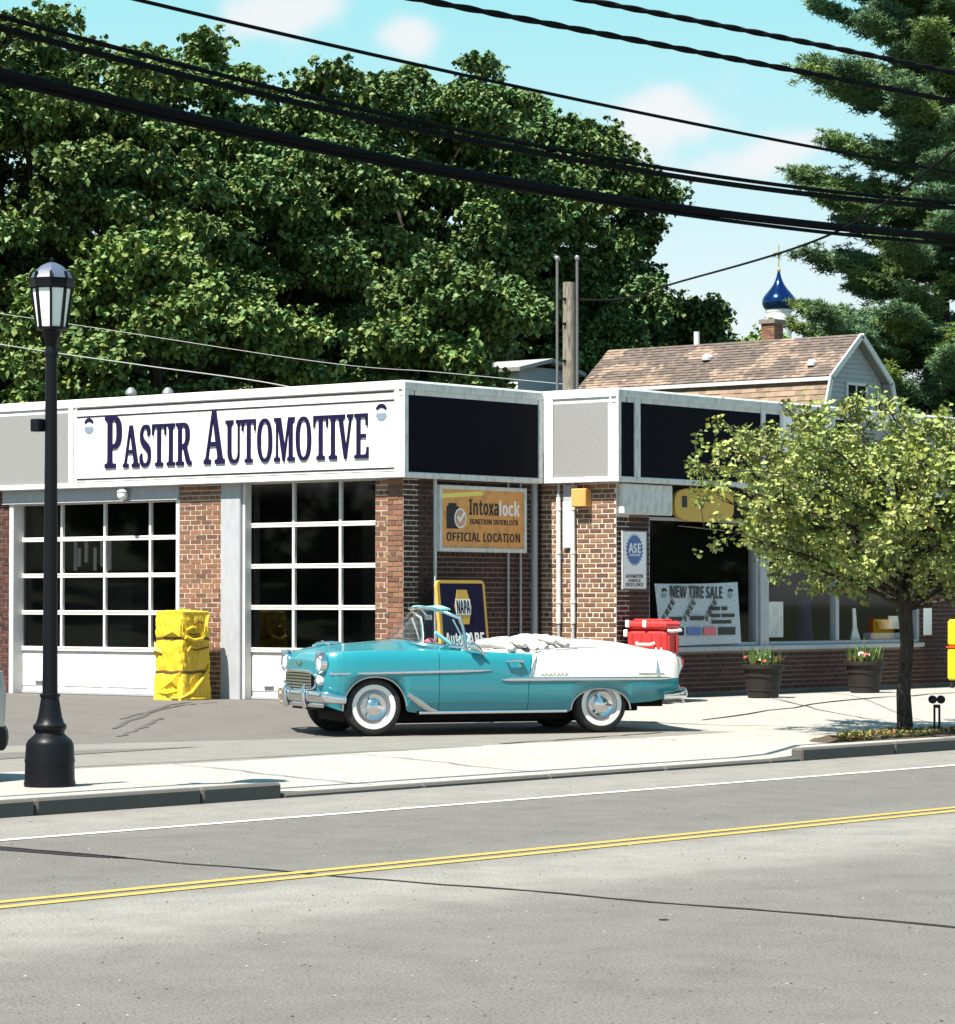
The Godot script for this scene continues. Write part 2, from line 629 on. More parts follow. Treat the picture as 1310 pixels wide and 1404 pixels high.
	mat("canvas", lin(0.42, 0.41, 0.395), 0.85)
	mat("red lens", lin(0.5, 0.02, 0.02), 0.2)
	mat("pink red", lin(0.55, 0.10, 0.13), 0.5)
	var hl := mat("headlight glass", lin(0.7, 0.72, 0.74), 0.1)
	hl.clearcoat_enabled = true
	var gc := mat("grey car paint", lin(0.24, 0.25, 0.26), 0.3, 0.5)
	gc.clearcoat_enabled = true


func sheet(x0: float, x1: float, z0: float, z1: float, step: float, lift: float, hgt: Callable, edge = null) -> Array:
	var nx := maxi(1, int(ceil((x1 - x0) / step)))
	var nz := maxi(1, int(ceil((z0 - z1) / step)))
	var g := []
	for i in nx + 1:
		var row := []
		for j in nz + 1:
			var x := lerpf(x0, x1, float(i) / nx)
			var z := lerpf(z0, z1, float(j) / nz)
			if edge != null:
				var e: Vector2 = edge.call(x)
				z = lerpf(e.x, e.y, float(j) / nz)
			row.append(Vector3(x, hgt.call(x, z) + lift, z))
		g.append(row)
	return g


func hill_y(x: float, z: float) -> float:
	var y := -0.06
	if z < -37.0:
		y += 0.085 * minf(-37.0 - z, 110.0) * smoothstep(0.0, 12.0, -37.0 - z)
	if x > 50.0:
		y += 0.02 * minf(x - 50.0, 150.0) * smoothstep(-20.0, -40.0, z)
	return y


func ground() -> void:
	# one sheet to the horizon; it climbs to a hill behind the buildings
	var xs := [-900.0, -400.0, -150.0, -60.0, -20.0]
	for k in 40: xs.append(-10.0 + k * 5.0)
	xs.append_array([220.0, 320.0, 600.0, 1200.0])
	var zs := [700.0, 300.0, 120.0, 60.0, 20.0, 0.0, -12.0, -25.0, -36.5]
	for k in 30: zs.append(-38.0 - k * 4.0)
	zs.append_array([-180.0, -300.0, -600.0, -1100.0])
	var g := []
	for x in xs:
		var row := []
		for z in zs:
			row.append(Vector3(x, hill_y(x, z), z))
		g.append(row)
	var b := MB.new()
	b.grid(g, false, -1.0)
	struct("ground", b, M["soil"])


func street() -> void:
	# the carriageway in strips: wheel paths are darker, the strip beside the centre line paler
	var b := MB.new()
	var strips := [[-1.5, 1.0], [-4.0, 0.95], [-6.5, 1.0], [-8.3, 0.98], [-9.8, 1.03], [-10.8, 1.06], [-11.3, 1.3], [-11.9, 1.68], [-12.7, 1.75], [-13.0, 1.45], [-13.3, 1.1], [-14.3, 0.94], [-15.2, 1.0], [-16.2, 0.96], [-16.75, 1.04], [-16.95, 1.55], [-17.8, 1.7], [-18.6, 1.5]]
	var fbm := FastNoiseLite.new()
	fbm.seed = 17
	fbm.frequency = 0.9
	fbm.fractal_octaves = 4
	var grit := FastNoiseLite.new()
	grit.seed = 18
	grit.frequency = 6.0
	grit.fractal_octaves = 2
	var zs := []
	var zq := -1.5
	while zq > -18.6:
		zs.append(zq)
		zq -= 0.5 if zq > -5.0 else 0.075
	zs.append(-18.6)
	for piece in [[-160.0, 4.0, 3], [4.0, 40.0, 300], [40.0, 320.0, 6]]:
		var nx: int = piece[2]
		var prev := []
		for i in nx + 1:
			var x := lerpf(piece[0], piece[1], float(i) / nx)
			var row := []
			for z in zs:
				# worn bands wander a little; mottling and single pale or dark chips over them
				var w: float = interp(strips, z + 0.28 * fbm.get_noise_2d(x * 1.6, z * 1.6))
				w *= 1.0 + 0.10 * fbm.get_noise_2d(x * 2.2 + 50.0, z * 2.2)
				var h := grit.get_noise_2d(x, z)
				w *= 1.0 + 0.05 * h
				w = clampf(w / 1.8, 0.0, 1.0)
				row.append(Color(w, w, w * 0.985))
			if i > 0:
				var x0 := lerpf(piece[0], piece[1], float(i - 1) / nx)
				for j in zs.size() - 1:
					var ps := [Vector3(x0, 0, zs[j]), Vector3(x, 0, zs[j]), Vector3(x, 0, zs[j + 1]), Vector3(x0, 0, zs[j + 1])]
					var cs := [prev[j], row[j], row[j + 1], prev[j + 1]]
					for n in [0, 2, 1, 0, 3, 2]:
						b.col = cs[n]
						b.raw(ps[n], Vector3.UP, Vector2.ZERO)
			prev = row
	struct("road", b, M["carriageway"])
	# loose chippings and worn-out stones over the asphalt
	b = MB.new()
	var pts := [Vector3(-0.5, 0, 0.1), Vector3(-0.1, 0, 0.5), Vector3(0.45, 0, 0.25), Vector3(0.4, 0, -0.35), Vector3(-0.2, 0, -0.5)]
	for k in 5:
		b.tri(pts[k], pts[(k + 1) % 5], Vector3(0.03, 0.28, 0.0))
	var chip := b.mesh()
	chip.surface_set_material(0, M["chipping"])
	var rr := RandomNumberGenerator.new()
	rr.seed = 40
	var xfs := []
	var cols := []
	for k in 6500:
		var z := -5.6 - 13.0 * pow(rr.randf(), 1.15)
		var x := lerpf(5.0, 36.0, rr.randf())
		var sc := 0.007 + 0.014 * pow(rr.randf(), 3.0)
		xfs.append(Transform3D(Basis(Vector3.UP, rr.randf() * TAU).scaled(Vector3(sc, sc * rr.randf_range(0.6, 1.2), sc)), Vector3(x, 0.0015, z)))
		var v := rr.randf_range(0.14, 0.27) if rr.randf() < 0.45 else rr.randf_range(0.035, 0.08)
		cols.append(Color(v, v * 0.97, v * 0.92))
	swarm("road_chippings", chip, xfs, cols, null)
	tag(get_node("road_chippings"), "loose chippings and worn stones strewn over the grey road", "chippings")
	# painted lines
	for z in [-13.17, -13.40]:
		b = MB.new()
		b.quad(Vector3(-60, 0.005, z + 0.055), Vector3(200, 0.005, z + 0.055), Vector3(200, 0.005, z - 0.055), Vector3(-60, 0.005, z - 0.055))
		struct("yellow_centre_line", b, M["yellow road paint"])
	b = MB.new()
	b.quad(Vector3(-60, 0.005, -16.80), Vector3(200, 0.005, -16.80), Vector3(200, 0.005, -16.91), Vector3(-60, 0.005, -16.91))
	struct("white_edge_line", b, M["white road paint"])
	# a sealed seam across the road
	b = MB.new()
	var nz := FastNoiseLite.new()
	nz.frequency = 0.5
	var g := [[], []]
	for k in 90:
		var z := -4.0 - k * 0.163
		var x := 14.24 + nz.get_noise_1d(z) * 0.10 + clampf((-8.0 - z) * 0.05, 0.0, 0.4)
		var hw := 0.026 + 0.016 * nz.get_noise_1d(z * 3.0 + 40.0)
		g[0].append(Vector3(x - hw, 0.004, z))
		g[1].append(Vector3(x + hw, 0.004, z))
	b.grid(g, false, -1.0)
	struct("sealed_road_seam", b, M["sealed crack"])
	# small tar spots and stains
	for p in [[14.56, -15.92, 0.9, 0.10], [13.6, -9.9, 0.03, 0.03]]:
		b = MB.new()
		var poly := []
		for k in 12:
			var a := TAU * k / 12
			var r := 1.0 + 0.35 * nz.get_noise_2d(k * 3.3, p[0] * 9.0)
			poly.append(Vector3(p[0] + sin(a) * p[3] * r, 0.004, p[1] + cos(a) * p[2] * r))
		for k in range(1, 11):
			b.tri(poly[0], poly[k], poly[k + 1])
		struct("tar_spot", b, M["sealed crack"])
	# pavement, drive and yard, butted edge to edge
	var gy := func(x, z): return ground_y(x, z)
	var front := func(x): return Vector2(-18.76, -21.75 + 0.12 * sin(x * 0.9))
	b = MB.new()
	b.grid(sheet(-60, 90, -18.76, -21.7, 0.6, 0.0, gy, front), false, -1.0)
	struct("sidewalk", b, M["concrete"])
	var mid := func(x): return Vector2(-21.75 + 0.12 * sin(x * 0.9), minf(-24.4 - clampf((27.2 - x) * 0.35, 0.0, 2.4), -21.95))
	b = MB.new()
	b.grid(sheet(-60, 31.4, -21.7, -25, 0.5, 0.0, gy, mid), false, -1.0)
	struct("driveway", b, M["drive"])
	var back := func(x): return Vector2(minf(-24.4 - clampf((27.2 - x) * 0.35, 0.0, 2.4), -21.95), -37.0)
	b = MB.new()
	b.grid(sheet(-60, 31.4, -25, -37, 0.45, 0.0, gy, back), false, -1.0)
	struct("garage_yard", b, M["lot asphalt"])
	var shop := func(x): return Vector2(-21.75 + 0.12 * sin(x * 0.9), -27.2)
	b = MB.new()
	b.grid(sheet(31.4, 90, -21.7, -27.2, 0.5, 0.0, gy, shop), false, -1.0)
	struct("shop_pavement", b, M["concrete"])
	# patch of dark asphalt and a long thin stain in the drive
	var patch := [Vector2(24.4, -24.0), Vector2(22.6, -24.5), Vector2(19.0, -25.4), Vector2(17.0, -25.3), Vector2(17.5, -24.2), Vector2(20.5, -23.6)]
	b = MB.new()
	for k in range(1, patch.size() - 1):
		var t := []
		for q in [patch[0], patch[k], patch[k + 1]]:
			t.append(Vector3(q.x, ground_y(q.x, q.y) + 0.006, q.y))
		b.tri(t[0], t[2], t[1]) if (patch[k] - patch[0]).cross(patch[k + 1] - patch[0]) > 0 else b.tri(t[0], t[1], t[2])
	struct("asphalt_patch", b, M["lot asphalt"])
	for s in [[26.2, -27.3, 29.4, -29.2, 0.05], [26.9, -27.9, 29.6, -28.9, 0.03], [25.6, -26.6, 27.4, -27.7, 0.04], [27.0, -21.9, 30.6, -22.3, 0.05], [20.0, -22.0, 26.5, -21.78, 0.03], [33.0, -23.4, 41.0, -23.9, 0.025], [31.8, -24.2, 33.4, -21.9, 0.02], [35.9, -24.6, 35.2, -22.0, 0.02], [24.0, -18.9, 24.15, -21.6, 0.015], [21.4, -18.9, 21.5, -21.6, 0.015], [29.0, -20.9, 29.1, -21.7, 0.015]]:
		b = MB.new()
		g = [[], []]
		for k in 15:
			var f := k / 14.0
			var x := lerpf(s[0], s[2], f)
			var z := lerpf(s[1], s[3], f)
			var o := nz.get_noise_1d(f * 14.0 + s[0]) * 0.1
			var hw: float = s[4] * (0.55 + 0.9 * absf(nz.get_noise_1d(f * 22.0 + s[1] * 3.0))) 
			var d := Vector2(s[2] - s[0], s[3] - s[1]).normalized()
			for e in 2:
				var q := Vector2(x, z) + Vector2(-d.y, d.x) * (o + hw * (1.0 - 2.0 * e))
				g[1 - e].append(Vector3(q.x, ground_y(q.x, q.y) + 0.007, q.y))
		b.grid(g, false, -1.0)
		struct("pavement_crack", b, M["oil stain"] if s[4] > 0.025 else M["sealed crack"])
	# kerbs, stone by stone
	var kerb := Node3D.new()
	kerb.name = "kerb"
	add_child(kerb)
	kerb.set_meta("kind", "structure")
	var x := -2.0
	while x < 44.0:
		var len := 1.9
		if x < 19.9 and x + len > 19.9: len = 19.9 - x
		if x < 28.1 and x + len > 28.1: len = 28.1 - x
		var low: bool = x > 19.8 and x < 28.0
		b = MB.new()
		var t := 0.04 if low else 0.135
		var tint := rng.randf_range(0.85, 1.1)
		b.col = Color(tint, tint, tint)
		b.box(Vector3(x + 0.008, -0.2, -18.76), Vector3(x + len - 0.008, t, -18.6 + rng.randf_range(-0.012, 0.006)), 0.02)
		obj("kerb_stone", b, M["kerb stone"], kerb)
		x += len
	b = MB.new()
	b.box(Vector3(-60, -0.2, -18.76), Vector3(-2, 0.13, -18.6), 0.02)
	b.box(Vector3(44.1, -0.2, -18.76), Vector3(120, 0.13, -18.6), 0.02)
	var kf := obj("far_kerb", b, M["kerb stone"], kerb)
	kf.set_meta("kind", "stuff")
	# pavement on the photographer's side
	b = MB.new()
	b.box(Vector3(-160, -0.2, 6), Vector3(320, 0.13, -1.5), 0.02)
	struct("near_sidewalk", b, M["concrete"])


# ---------------------------------------------------------------- the garage
var brick_mesh := []        # [tint][0 stretcher, 1 header]
var single_bricks := 0

func make_brick_meshes() -> void:
	for k in 6:
		var pair := []
		for w in [0.198, 0.092]:
			var b := MB.new()
			var x: float = w / 2
			var y := 0.0262
			var e := 0.004
			var z := 0.007
			var o := [Vector3(-x, -y, -0.01), Vector3(x, -y, -0.01), Vector3(x, y, -0.01), Vector3(-x, y, -0.01)]
			var m := [Vector3(-x, -y, z - e), Vector3(x, -y, z - e), Vector3(x, y, z - e), Vector3(-x, y, z - e)]
			var f := [Vector3(-x + e, -y + e, z), Vector3(x - e, -y + e, z), Vector3(x - e, y - e, z), Vector3(-x + e, y - e, z)]
			b.quad(f[0], f[1], f[2], f[3])
			for i in 4:
				var j := (i + 1) % 4
				b.quad(o[i], o[j], m[j], m[i])
				b.quad(m[i], m[j], f[j], f[i])
			var me := b.mesh()
			me.surface_set_material(0, M["brick %d" % k])
			pair.append(me)
		brick_mesh.append(pair)


# lays bricks on a rectangle of a wall; pal: base colour of the joined ones
func lay(part: Node3D, fr: Transform3D, x0: float, x1: float, y0: float, y1: float, stuff: MB, pal: Color, singles: bool, z := 0.0) -> void:
	var k := 0
	var y := y0 + 0.034
	var inv := place_of(part).affine_inverse() * fr
	while y + 0.034 <= y1 + 0.02:
		var head := k % 6 == 5
		var unit := 0.107 if head else 0.2135
		var x := x0 - (0.0 if k % 2 == 0 else unit * 0.5)
		while x < x1 - 0.02:
			var a := maxf(x, x0 + 0.002)
			var c := minf(x + unit - 0.0155, x1 - 0.002)
			if c - a > 0.025:
				var tint := rng.randi_range(0, 5)
				var jog := Vector3(rng.randf_range(-0.002, 0.002), rng.randf_range(-0.0015, 0.0015), rng.randf_range(-0.002, 0.002) + z)
				var p := Vector3((a + c) / 2, y, 0) + jog
				if singles and single_bricks < 300:
					single_bricks += 1
					var base := 0.092 if head else 0.198
					inst("brick", brick_mesh[tint][1 if head else 0], inv * Transform3D(Basis.from_scale(Vector3((c - a) / base, 1, 1)), p), part)
				elif stuff:
					var f := rng.randf_range(0.6, 1.35)
					stuff.col = Color(pal.r * f, pal.g * f * rng.randf_range(0.9, 1.1), pal.b * f)
					var hw := (c - a) / 2
					stuff.box(Vector3(p.x - hw, p.y - 0.0265, p.z - 0.01), Vector3(p.x + hw, p.y + 0.0265, p.z + 0.007))
			x += unit
		y += 0.0677
		k += 1


func building() -> void:
	make_brick_meshes()
	var t := thing("garage_building", "single storey brick garage with a white framed fascia and two glazed overhead doors", "building", Vector3(PIER_X, 0.3, SIDE_Z))
	var FG := front_frame(PIER_X)
	var FS := side_frame(SIDE_Z)
	var FN := front_frame(NOTCH_X)
	var FW := side_frame(SHOP_Z)
	var y0 := FLOOR_Y - 0.12
	var top := 3.40
	# --- garage front piers
	var b := wb(t, FG)
	b.box(Vector3(-36.2, y0, -0.3), Vector3(-34.30, top, 0))
	var wall := obj("brick_wall", b, M["grey mortar"], t)
	var st := wb(wall, FG)
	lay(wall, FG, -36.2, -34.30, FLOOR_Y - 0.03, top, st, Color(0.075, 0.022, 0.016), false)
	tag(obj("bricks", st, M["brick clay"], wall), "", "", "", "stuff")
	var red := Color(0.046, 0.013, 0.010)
	# the sunlit piers: bricks one by one
	for p in [[NOTCH_X, SIDE_Z, SHOP_Z, FN], [PIER_X, -30.79, -29.98, FG], [PIER_X, -27.14, SIDE_Z, FG]]:
		b = wb(t, p[3])
		b.box(Vector3(p[1], y0, -0.3), Vector3(p[2], top, 0))
		wall = obj("brick_pier", b, M["pale mortar"], t)
		st = wb(wall, p[3])
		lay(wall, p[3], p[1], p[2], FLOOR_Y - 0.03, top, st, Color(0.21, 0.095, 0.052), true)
		if st.v.size() > 0:
			tag(obj("bricks", st, M["brick clay"], wall), "", "", "", "stuff")
	# --- street front beside the corner
	b = wb(t, FS)
	b.box(Vector3(PIER_X + 0.3, y0, -0.25), Vector3(NOTCH_X, top, -0.012))
	b.box(Vector3(PIER_X, y0, -0.28), Vector3(PIER_X + 0.301, top, -0.003))
	wall = obj("brick_wall", b, M["grey mortar"], t)
	st = wb(wall, FS)
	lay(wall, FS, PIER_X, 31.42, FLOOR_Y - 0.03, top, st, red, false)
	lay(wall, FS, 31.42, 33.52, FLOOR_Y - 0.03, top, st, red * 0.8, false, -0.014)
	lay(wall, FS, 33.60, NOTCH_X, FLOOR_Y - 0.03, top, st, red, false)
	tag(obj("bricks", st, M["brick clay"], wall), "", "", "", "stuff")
	# --- shop front brickwork: left pier, under the windows, right end
	b = wb(t, FW)
	b.box(Vector3(NOTCH_X + 0.001, y0, -0.3), Vector3(34.50, top, -0.003))
	b.box(Vector3(34.50, y0, -0.3), Vector3(41.62, 1.02, -0.003))
	b.box(Vector3(41.62, y0, -0.3), Vector3(48.0, top, -0.003))
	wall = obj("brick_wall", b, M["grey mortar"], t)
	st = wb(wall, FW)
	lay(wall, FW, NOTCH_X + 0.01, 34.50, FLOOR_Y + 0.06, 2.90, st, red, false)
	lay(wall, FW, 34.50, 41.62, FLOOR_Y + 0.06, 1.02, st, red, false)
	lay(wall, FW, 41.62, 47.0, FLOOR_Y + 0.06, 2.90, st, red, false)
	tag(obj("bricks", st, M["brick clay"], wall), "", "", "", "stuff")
	b = wb(t, FW)
	b.box(Vector3(NOTCH_X - 0.015, y0, -0.1), Vector3(48.0, FLOOR_Y + 0.055, 0.018), 0.008)
	obj("concrete_base", b, M["kerb stone"], t)
	# --- steel post and lintel of the doors
	b = wb(t, FG)
	b.box(Vector3(-29.975, FLOOR_Y - 0.1, -0.2), Vector3(-29.60, top, 0.03), 0.012)
	obj("door_post", b, M["grey steel paint"], t)
	b = wb(t, FG)
	b.box(Vector3(-34.45, 3.164, -0.2), Vector3(-30.79, 3.39, 0.035), 0.01)
	b.box(Vector3(-34.44, 3.15, -0.2), Vector3(-30.795, 3.163, 0.05))
	obj("lintel", b, M["grey steel paint"], t)
	b = wb(t, FG)
	b.box(Vector3(-34.31, FLOOR_Y - 0.1, -0.2), Vector3(-34.22, 3.163, 0.02), 0.008)
	obj("door_jamb", b, M["door white"], t)
	b = wb(t, FG)
	b.box(Vector3(-30.86, FLOOR_Y - 0.1, -0.15), Vector3(-30.79, 3.163, 0.015), 0.008)
	obj("door_jamb", b, M["door white"], t)
	b = wb(t, FG)
	b.box(Vector3(-29.60, FLOOR_Y - 0.1, -0.16), Vector3(-29.555, 3.40, -0.02), 0.008)
	obj("door_jamb", b, M["door white"], t)
	# --- overhead doors
	overhead_door(t, FG, [-34.31, -33.38, -32.48, -31.55, -30.62], [3.163, 2.629, 2.099, 1.562, 1.036], FLOOR_Y + 0.005)
	overhead_door(t, FG, [-29.69, -28.775, -27.918, -27.04], [3.37, 2.77, 2.205, 1.641, 1.057], FLOOR_Y + 0.005)
	# --- fascia: white frame round blank panels
	var y_lo := 3.35
	var y_hi := 4.61
	var z := 0.16
	fascia(t, FG, -36.4, SIDE_Z - 0.001, y_lo, y_hi, z, [[-36.2, -32.90, "grey panel", "grey_panel"], [-32.80, -26.60, "white enamel", "sign_backing"]])
	fascia(t, FS, PIER_X - z, NOTCH_X - z, y_lo, y_hi, z, [[30.74, 33.50, "black panel", "black_panel"]])
	fascia(t, FN, SIDE_Z + z + 0.003, SHOP_Z - 0.001, y_lo, y_hi, z, [[-26.33, -25.32, "grey panel", "grey_panel"]])
	fascia(t, FW, NOTCH_X - z, 48.2, y_lo, y_hi, z, [[33.66, 33.97, "black panel", "black_panel"], [34.10, 37.03, "black panel", "black_panel"], [37.14, 37.52, "black panel", "black_panel"], [37.60, 38.90, "sign print white", "white_panel"], [38.98, 39.26, "black panel", "black_panel"], [39.36, 42.2, "grey panel", "grey_panel"], [42.3, 46.0, "black panel", "black_panel"]])
	# roof slab, inside walls, floor
	b = wb(t)
	b.box(Vector3(PIER_X, 3.42, -36.2), Vector3(NOTCH_X, 4.42, SIDE_Z - 0.001))
	b.box(Vector3(NOTCH_X + 0.001, 3.42, -36.2), Vector3(48.0, 4.42, SHOP_Z - 0.001))
	obj("roof", b, M["grey roof"], t)
	b = wb(t)
	b.box(Vector3(PIER_X - 0.14, 4.43, -36.38), Vector3(PIER_X + 0.06, 4.63, SIDE_Z + 0.14), 0.01)
	b.box(Vector3(PIER_X + 0.061, 4.43, SIDE_Z - 0.06), Vector3(NOTCH_X - 0.141, 4.629, SIDE_Z + 0.139), 0.01)
	b.box(Vector3(NOTCH_X - 0.14, 4.43, SIDE_Z - 0.06), Vector3(NOTCH_X + 0.06, 4.63, SHOP_Z + 0.14), 0.01)
	b.box(Vector3(NOTCH_X + 0.061, 4.43, SHOP_Z - 0.06), Vector3(48.1, 4.628, SHOP_Z + 0.139), 0.01)
	obj("roof_edge", b, M["weathered white"], t)
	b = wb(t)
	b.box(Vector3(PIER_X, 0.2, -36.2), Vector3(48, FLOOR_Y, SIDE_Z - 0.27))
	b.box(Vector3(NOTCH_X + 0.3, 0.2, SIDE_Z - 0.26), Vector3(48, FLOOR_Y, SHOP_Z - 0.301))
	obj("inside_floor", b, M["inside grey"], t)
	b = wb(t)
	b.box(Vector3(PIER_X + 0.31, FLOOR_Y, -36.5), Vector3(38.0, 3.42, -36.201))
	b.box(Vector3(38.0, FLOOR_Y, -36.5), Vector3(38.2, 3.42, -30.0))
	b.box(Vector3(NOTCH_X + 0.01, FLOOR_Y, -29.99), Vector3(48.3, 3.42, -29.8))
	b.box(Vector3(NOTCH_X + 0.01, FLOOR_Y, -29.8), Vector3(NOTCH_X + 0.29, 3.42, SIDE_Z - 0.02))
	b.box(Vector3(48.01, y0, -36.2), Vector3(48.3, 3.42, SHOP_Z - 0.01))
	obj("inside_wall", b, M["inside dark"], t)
	b = wb(t)
	b.box(Vector3(33.0, FLOOR_Y + 0.01, -35.6), Vector3(33.5, 2.0, -34.0))
	for k in 4:
		b.box(Vector3(32.9, 0.6 + k * 0.45, -35.6), Vector3(33.0, 0.63 + k * 0.45, -34.0))
	obj("inside_shelf", b, M["inside grey"], t)
	# --- shop windows
	window(t, FW, 34.50, 37.20, 1.09, 2.90, [])
	window(t, FW, 37.42, 41.62, 1.09, 2.90, [39.29])
	b = wb(t, FW)
	b.box(Vector3(37.20, FLOOR_Y, -0.2), Vector3(37.42, 2.90, 0.02), 0.01)
	obj("window_post", b, M["grey steel paint"], t)
	b = wb(t, FW)
	b.box(Vector3(34.45, 1.02, -0.3), Vector3(41.66, 1.088, 0.06), 0.012)
	obj("window_sill", b, M["grey steel paint"], t)
	b = wb(t, FW)
	b.box(Vector3(34.5, 2.90, -0.3), Vector3(48.0, 3.41, -0.003))
	obj("header_board", b, M["soft black"], t)
	# grey trim that closes the recess on the street front
	b = wb(t, FS)
	b.box(Vector3(33.53, FLOOR_Y - 0.1, -0.01), Vector3(33.61, 3.36, 0.05), 0.01)
	obj("downpipe", b, M["grey steel paint"], t)
	b = wb(t, FS)
	b.box(Vector3(31.43, FLOOR_Y - 0.1, -0.01), Vector3(31.47, 3.36, 0.03), 0.006)
	obj("white_trim", b, M["weathered white"], t)
	# conduits on the dark street front
	for q in [[32.98, 0.7, 2.5], [33.25, 0.55, 2.5]]:
		b = wb(t, FS)
		b.tube([Vector3(q[0], q[1], 0.03), Vector3(q[0], q[2], 0.03), Vector3(q[0], 3.36, 0.03)], 0.016, 8)
		obj("conduit", b, M["grey steel paint"], t)
	# --- pier fittings: two white pipes, a pale cabinet, a tan box
	for q in [-26.31, -26.06]:
		b = wb(t, FN)
		b.tube([Vector3(q, 1.42, 0.05), Vector3(q, 1.7, 0.05), Vector3(q, 3.16, 0.05)], 0.034, 10)
		for yy in [1.72, 2.4, 3.0]:
			b.tube([Vector3(q, yy - 0.02, 0.05), Vector3(q, yy + 0.02, 0.05)], 0.042, 10)
		obj("white_pipe", b, M["door white"], t)
		b = wb(t, FN)
		b.tube([Vector3(q, 1.0, 0.04), Vector3(q, 1.42, 0.05)], 0.022, 8)
		b.tube([Vector3(q, 3.16, 0.05), Vector3(q, 3.36, 0.05)], 0.024, 8)
		obj("pipe_tail", b, M["grey steel paint"], t)
	b = wb(t, FN)
	b.box(Vector3(-26.245, 2.46, 0.005), Vector3(-26.10, 3.1, 0.05), 0.008)
	obj("meter_cabinet", b, M["door white"], t)
	b = wb(t, FN)
	b.box(Vector3(-26.24, 3.1, 0.005), Vector3(-26.0, 3.33, 0.045), 0.008)
	obj("junction_plate", b, M["grey steel paint"], t)
	b = wb(t, FN)
	b.box(Vector3(-26.02, 3.02, 0.005), Vector3(-25.77, 3.27, 0.15), 0.012)
	obj("tan_box", b, M["sign orange"], t)
	# lamp over the left door, two roof vents
	b = MB.new()
	b.lathe([Vector2(0.0, -0.085), Vector2(0.05, -0.07), Vector2(0.075, -0.02), Vector2(0.07, 0.03), Vector2(0.035, 0.06), Vector2(0.0, 0.065)], 14, 0.3)
	var wl := thing("wall_lamp", "small round white lamp on the grey lintel over the left garage door", "wall lamp", Vector3(PIER_X - 0.13, 3.24, -31.81))
	obj("globe", b, M["sign print white"], wl)
	b = MB.new()
	b.tube([Vector3(0.0, 0.05, 0), Vector3(0.10, 0.07, 0)], 0.02, 8)
	b.lathe([Vector2(0.078, 0.03), Vector2(0.08, 0.045), Vector2(0.04, 0.075), Vector2(0.0, 0.078)], 14, 0.3)
	obj("bracket", b, M["grey steel paint"], wl)
	var vl := ["left mushroom vent on the garage roof above the lettered sign", "right mushroom vent on the garage roof above the lettered sign"]
	for k in 2:
		var v := thing("roof_vent", vl[k], "roof vent", [Vector3(32.17, 4.42, -33.17), Vector3(32.52, 4.42, -32.75)][k])
		b = MB.new()
		b.lathe([Vector2(0.05, 0.0), Vector2(0.05, 0.44)], 12)
		obj("pipe", b, M["galvanised"], v)
		b = MB.new()
		b.lathe([Vector2(0.06, 0.42), Vector2(0.16, 0.45), Vector2(0.15, 0.5), Vector2(0.07, 0.56), Vector2(0.0, 0.57)], 14, 0.4)
		obj("cap", b, M["galvanised"], v)
	for v in get_children():
		if v.name.begins_with("roof_vent"): v.scale = Vector3(0.55, 0.85, 0.55)
	# pale strips that hang inside the left door
	var hs := thing("hanging_strips", "pale strips and cartons hanging inside the left garage door's second row of panes", "rack", Vector3(31.7, 2.6, -33.4))
	b = MB.new()
	b.bar(Vector3(0, 0.06, -0.7), Vector3(0, 0.06, 0.9), 0.03, 0.03)
	obj("rail", b, M["inside grey"], hs)
	for k in 7:
		b = MB.new()
		var zz := -0.45 + k * 0.13 + 0.05 * sin(k * 5.0)
		b.box(Vector3(-0.01, -0.42 + 0.06 * (k % 3), zz - 0.03), Vector3(0.01, 0.02 - 0.1 * (k % 2), zz + 0.03))
		obj("strip", b, M["grey panel"], hs)
	signs()


func overhead_door(t: Node3D, fr: Transform3D, xs: Array, ys: Array, bottom: float) -> void:
	var z := -0.17
	var n := xs.size() - 1
	var b := wb(t, fr)
	for x in xs:
		b.box(Vector3(x - 0.022, ys[-1], z - 0.04), Vector3(x + 0.022, ys[0], z + 0.012), 0.004)
	var d := obj("garage_door", b, M["door white"], t)
	for y in ys:
		b = wb(d, fr)
		b.box(Vector3(xs[0], y - 0.032, z - 0.045), Vector3(xs[-1], y - 0.003, z + 0.016), 0.004)
		b.box(Vector3(xs[0], y + 0.003, z - 0.045), Vector3(xs[-1], y + 0.032, z + 0.016), 0.004)
		obj("rail", b, M["door white"], d)
	for i in n:
		for j in ys.size() - 1:
			b = wb(d, fr)
			b.quad(Vector3(xs[i] + 0.02, ys[j + 1] + 0.03, z - 0.004), Vector3(xs[i + 1] - 0.02, ys[j + 1] + 0.03, z - 0.004), Vector3(xs[i + 1] - 0.02, ys[j] - 0.03, z - 0.004), Vector3(xs[i] + 0.02, ys[j] - 0.03, z - 0.004))
			obj("pane", b, M["window glass"], d)
		b = wb(d, fr)
		b.box(Vector3(xs[i] + 0.003, bottom + 0.03, z - 0.04), Vector3(xs[i + 1] - 0.003, ys[-1] - 0.034, z - 0.012))
		b.box(Vector3(xs[i] + 0.06, bottom + 0.1, z - 0.013), Vector3(xs[i + 1] - 0.06, ys[-1] - 0.1, z - 0.004), 0.008)
		obj("bottom_panel", b, M["door white"], d)
	b = wb(d, fr)
	b.box(Vector3(xs[0], bottom - 0.02, z - 0.045), Vector3(xs[-1], bottom + 0.028, z + 0.014), 0.006)
	obj("bottom_seal", b, M["grey steel paint"], d)
	b = wb(d, fr)
	b.box(Vector3((xs[0] + xs[1]) / 2 - 0.09, bottom + 0.16, z + 0.002), Vector3((xs[0] + xs[1]) / 2 + 0.09, bottom + 0.19, z + 0.03), 0.006)
	obj("handle", b, M["grey steel paint"], d)


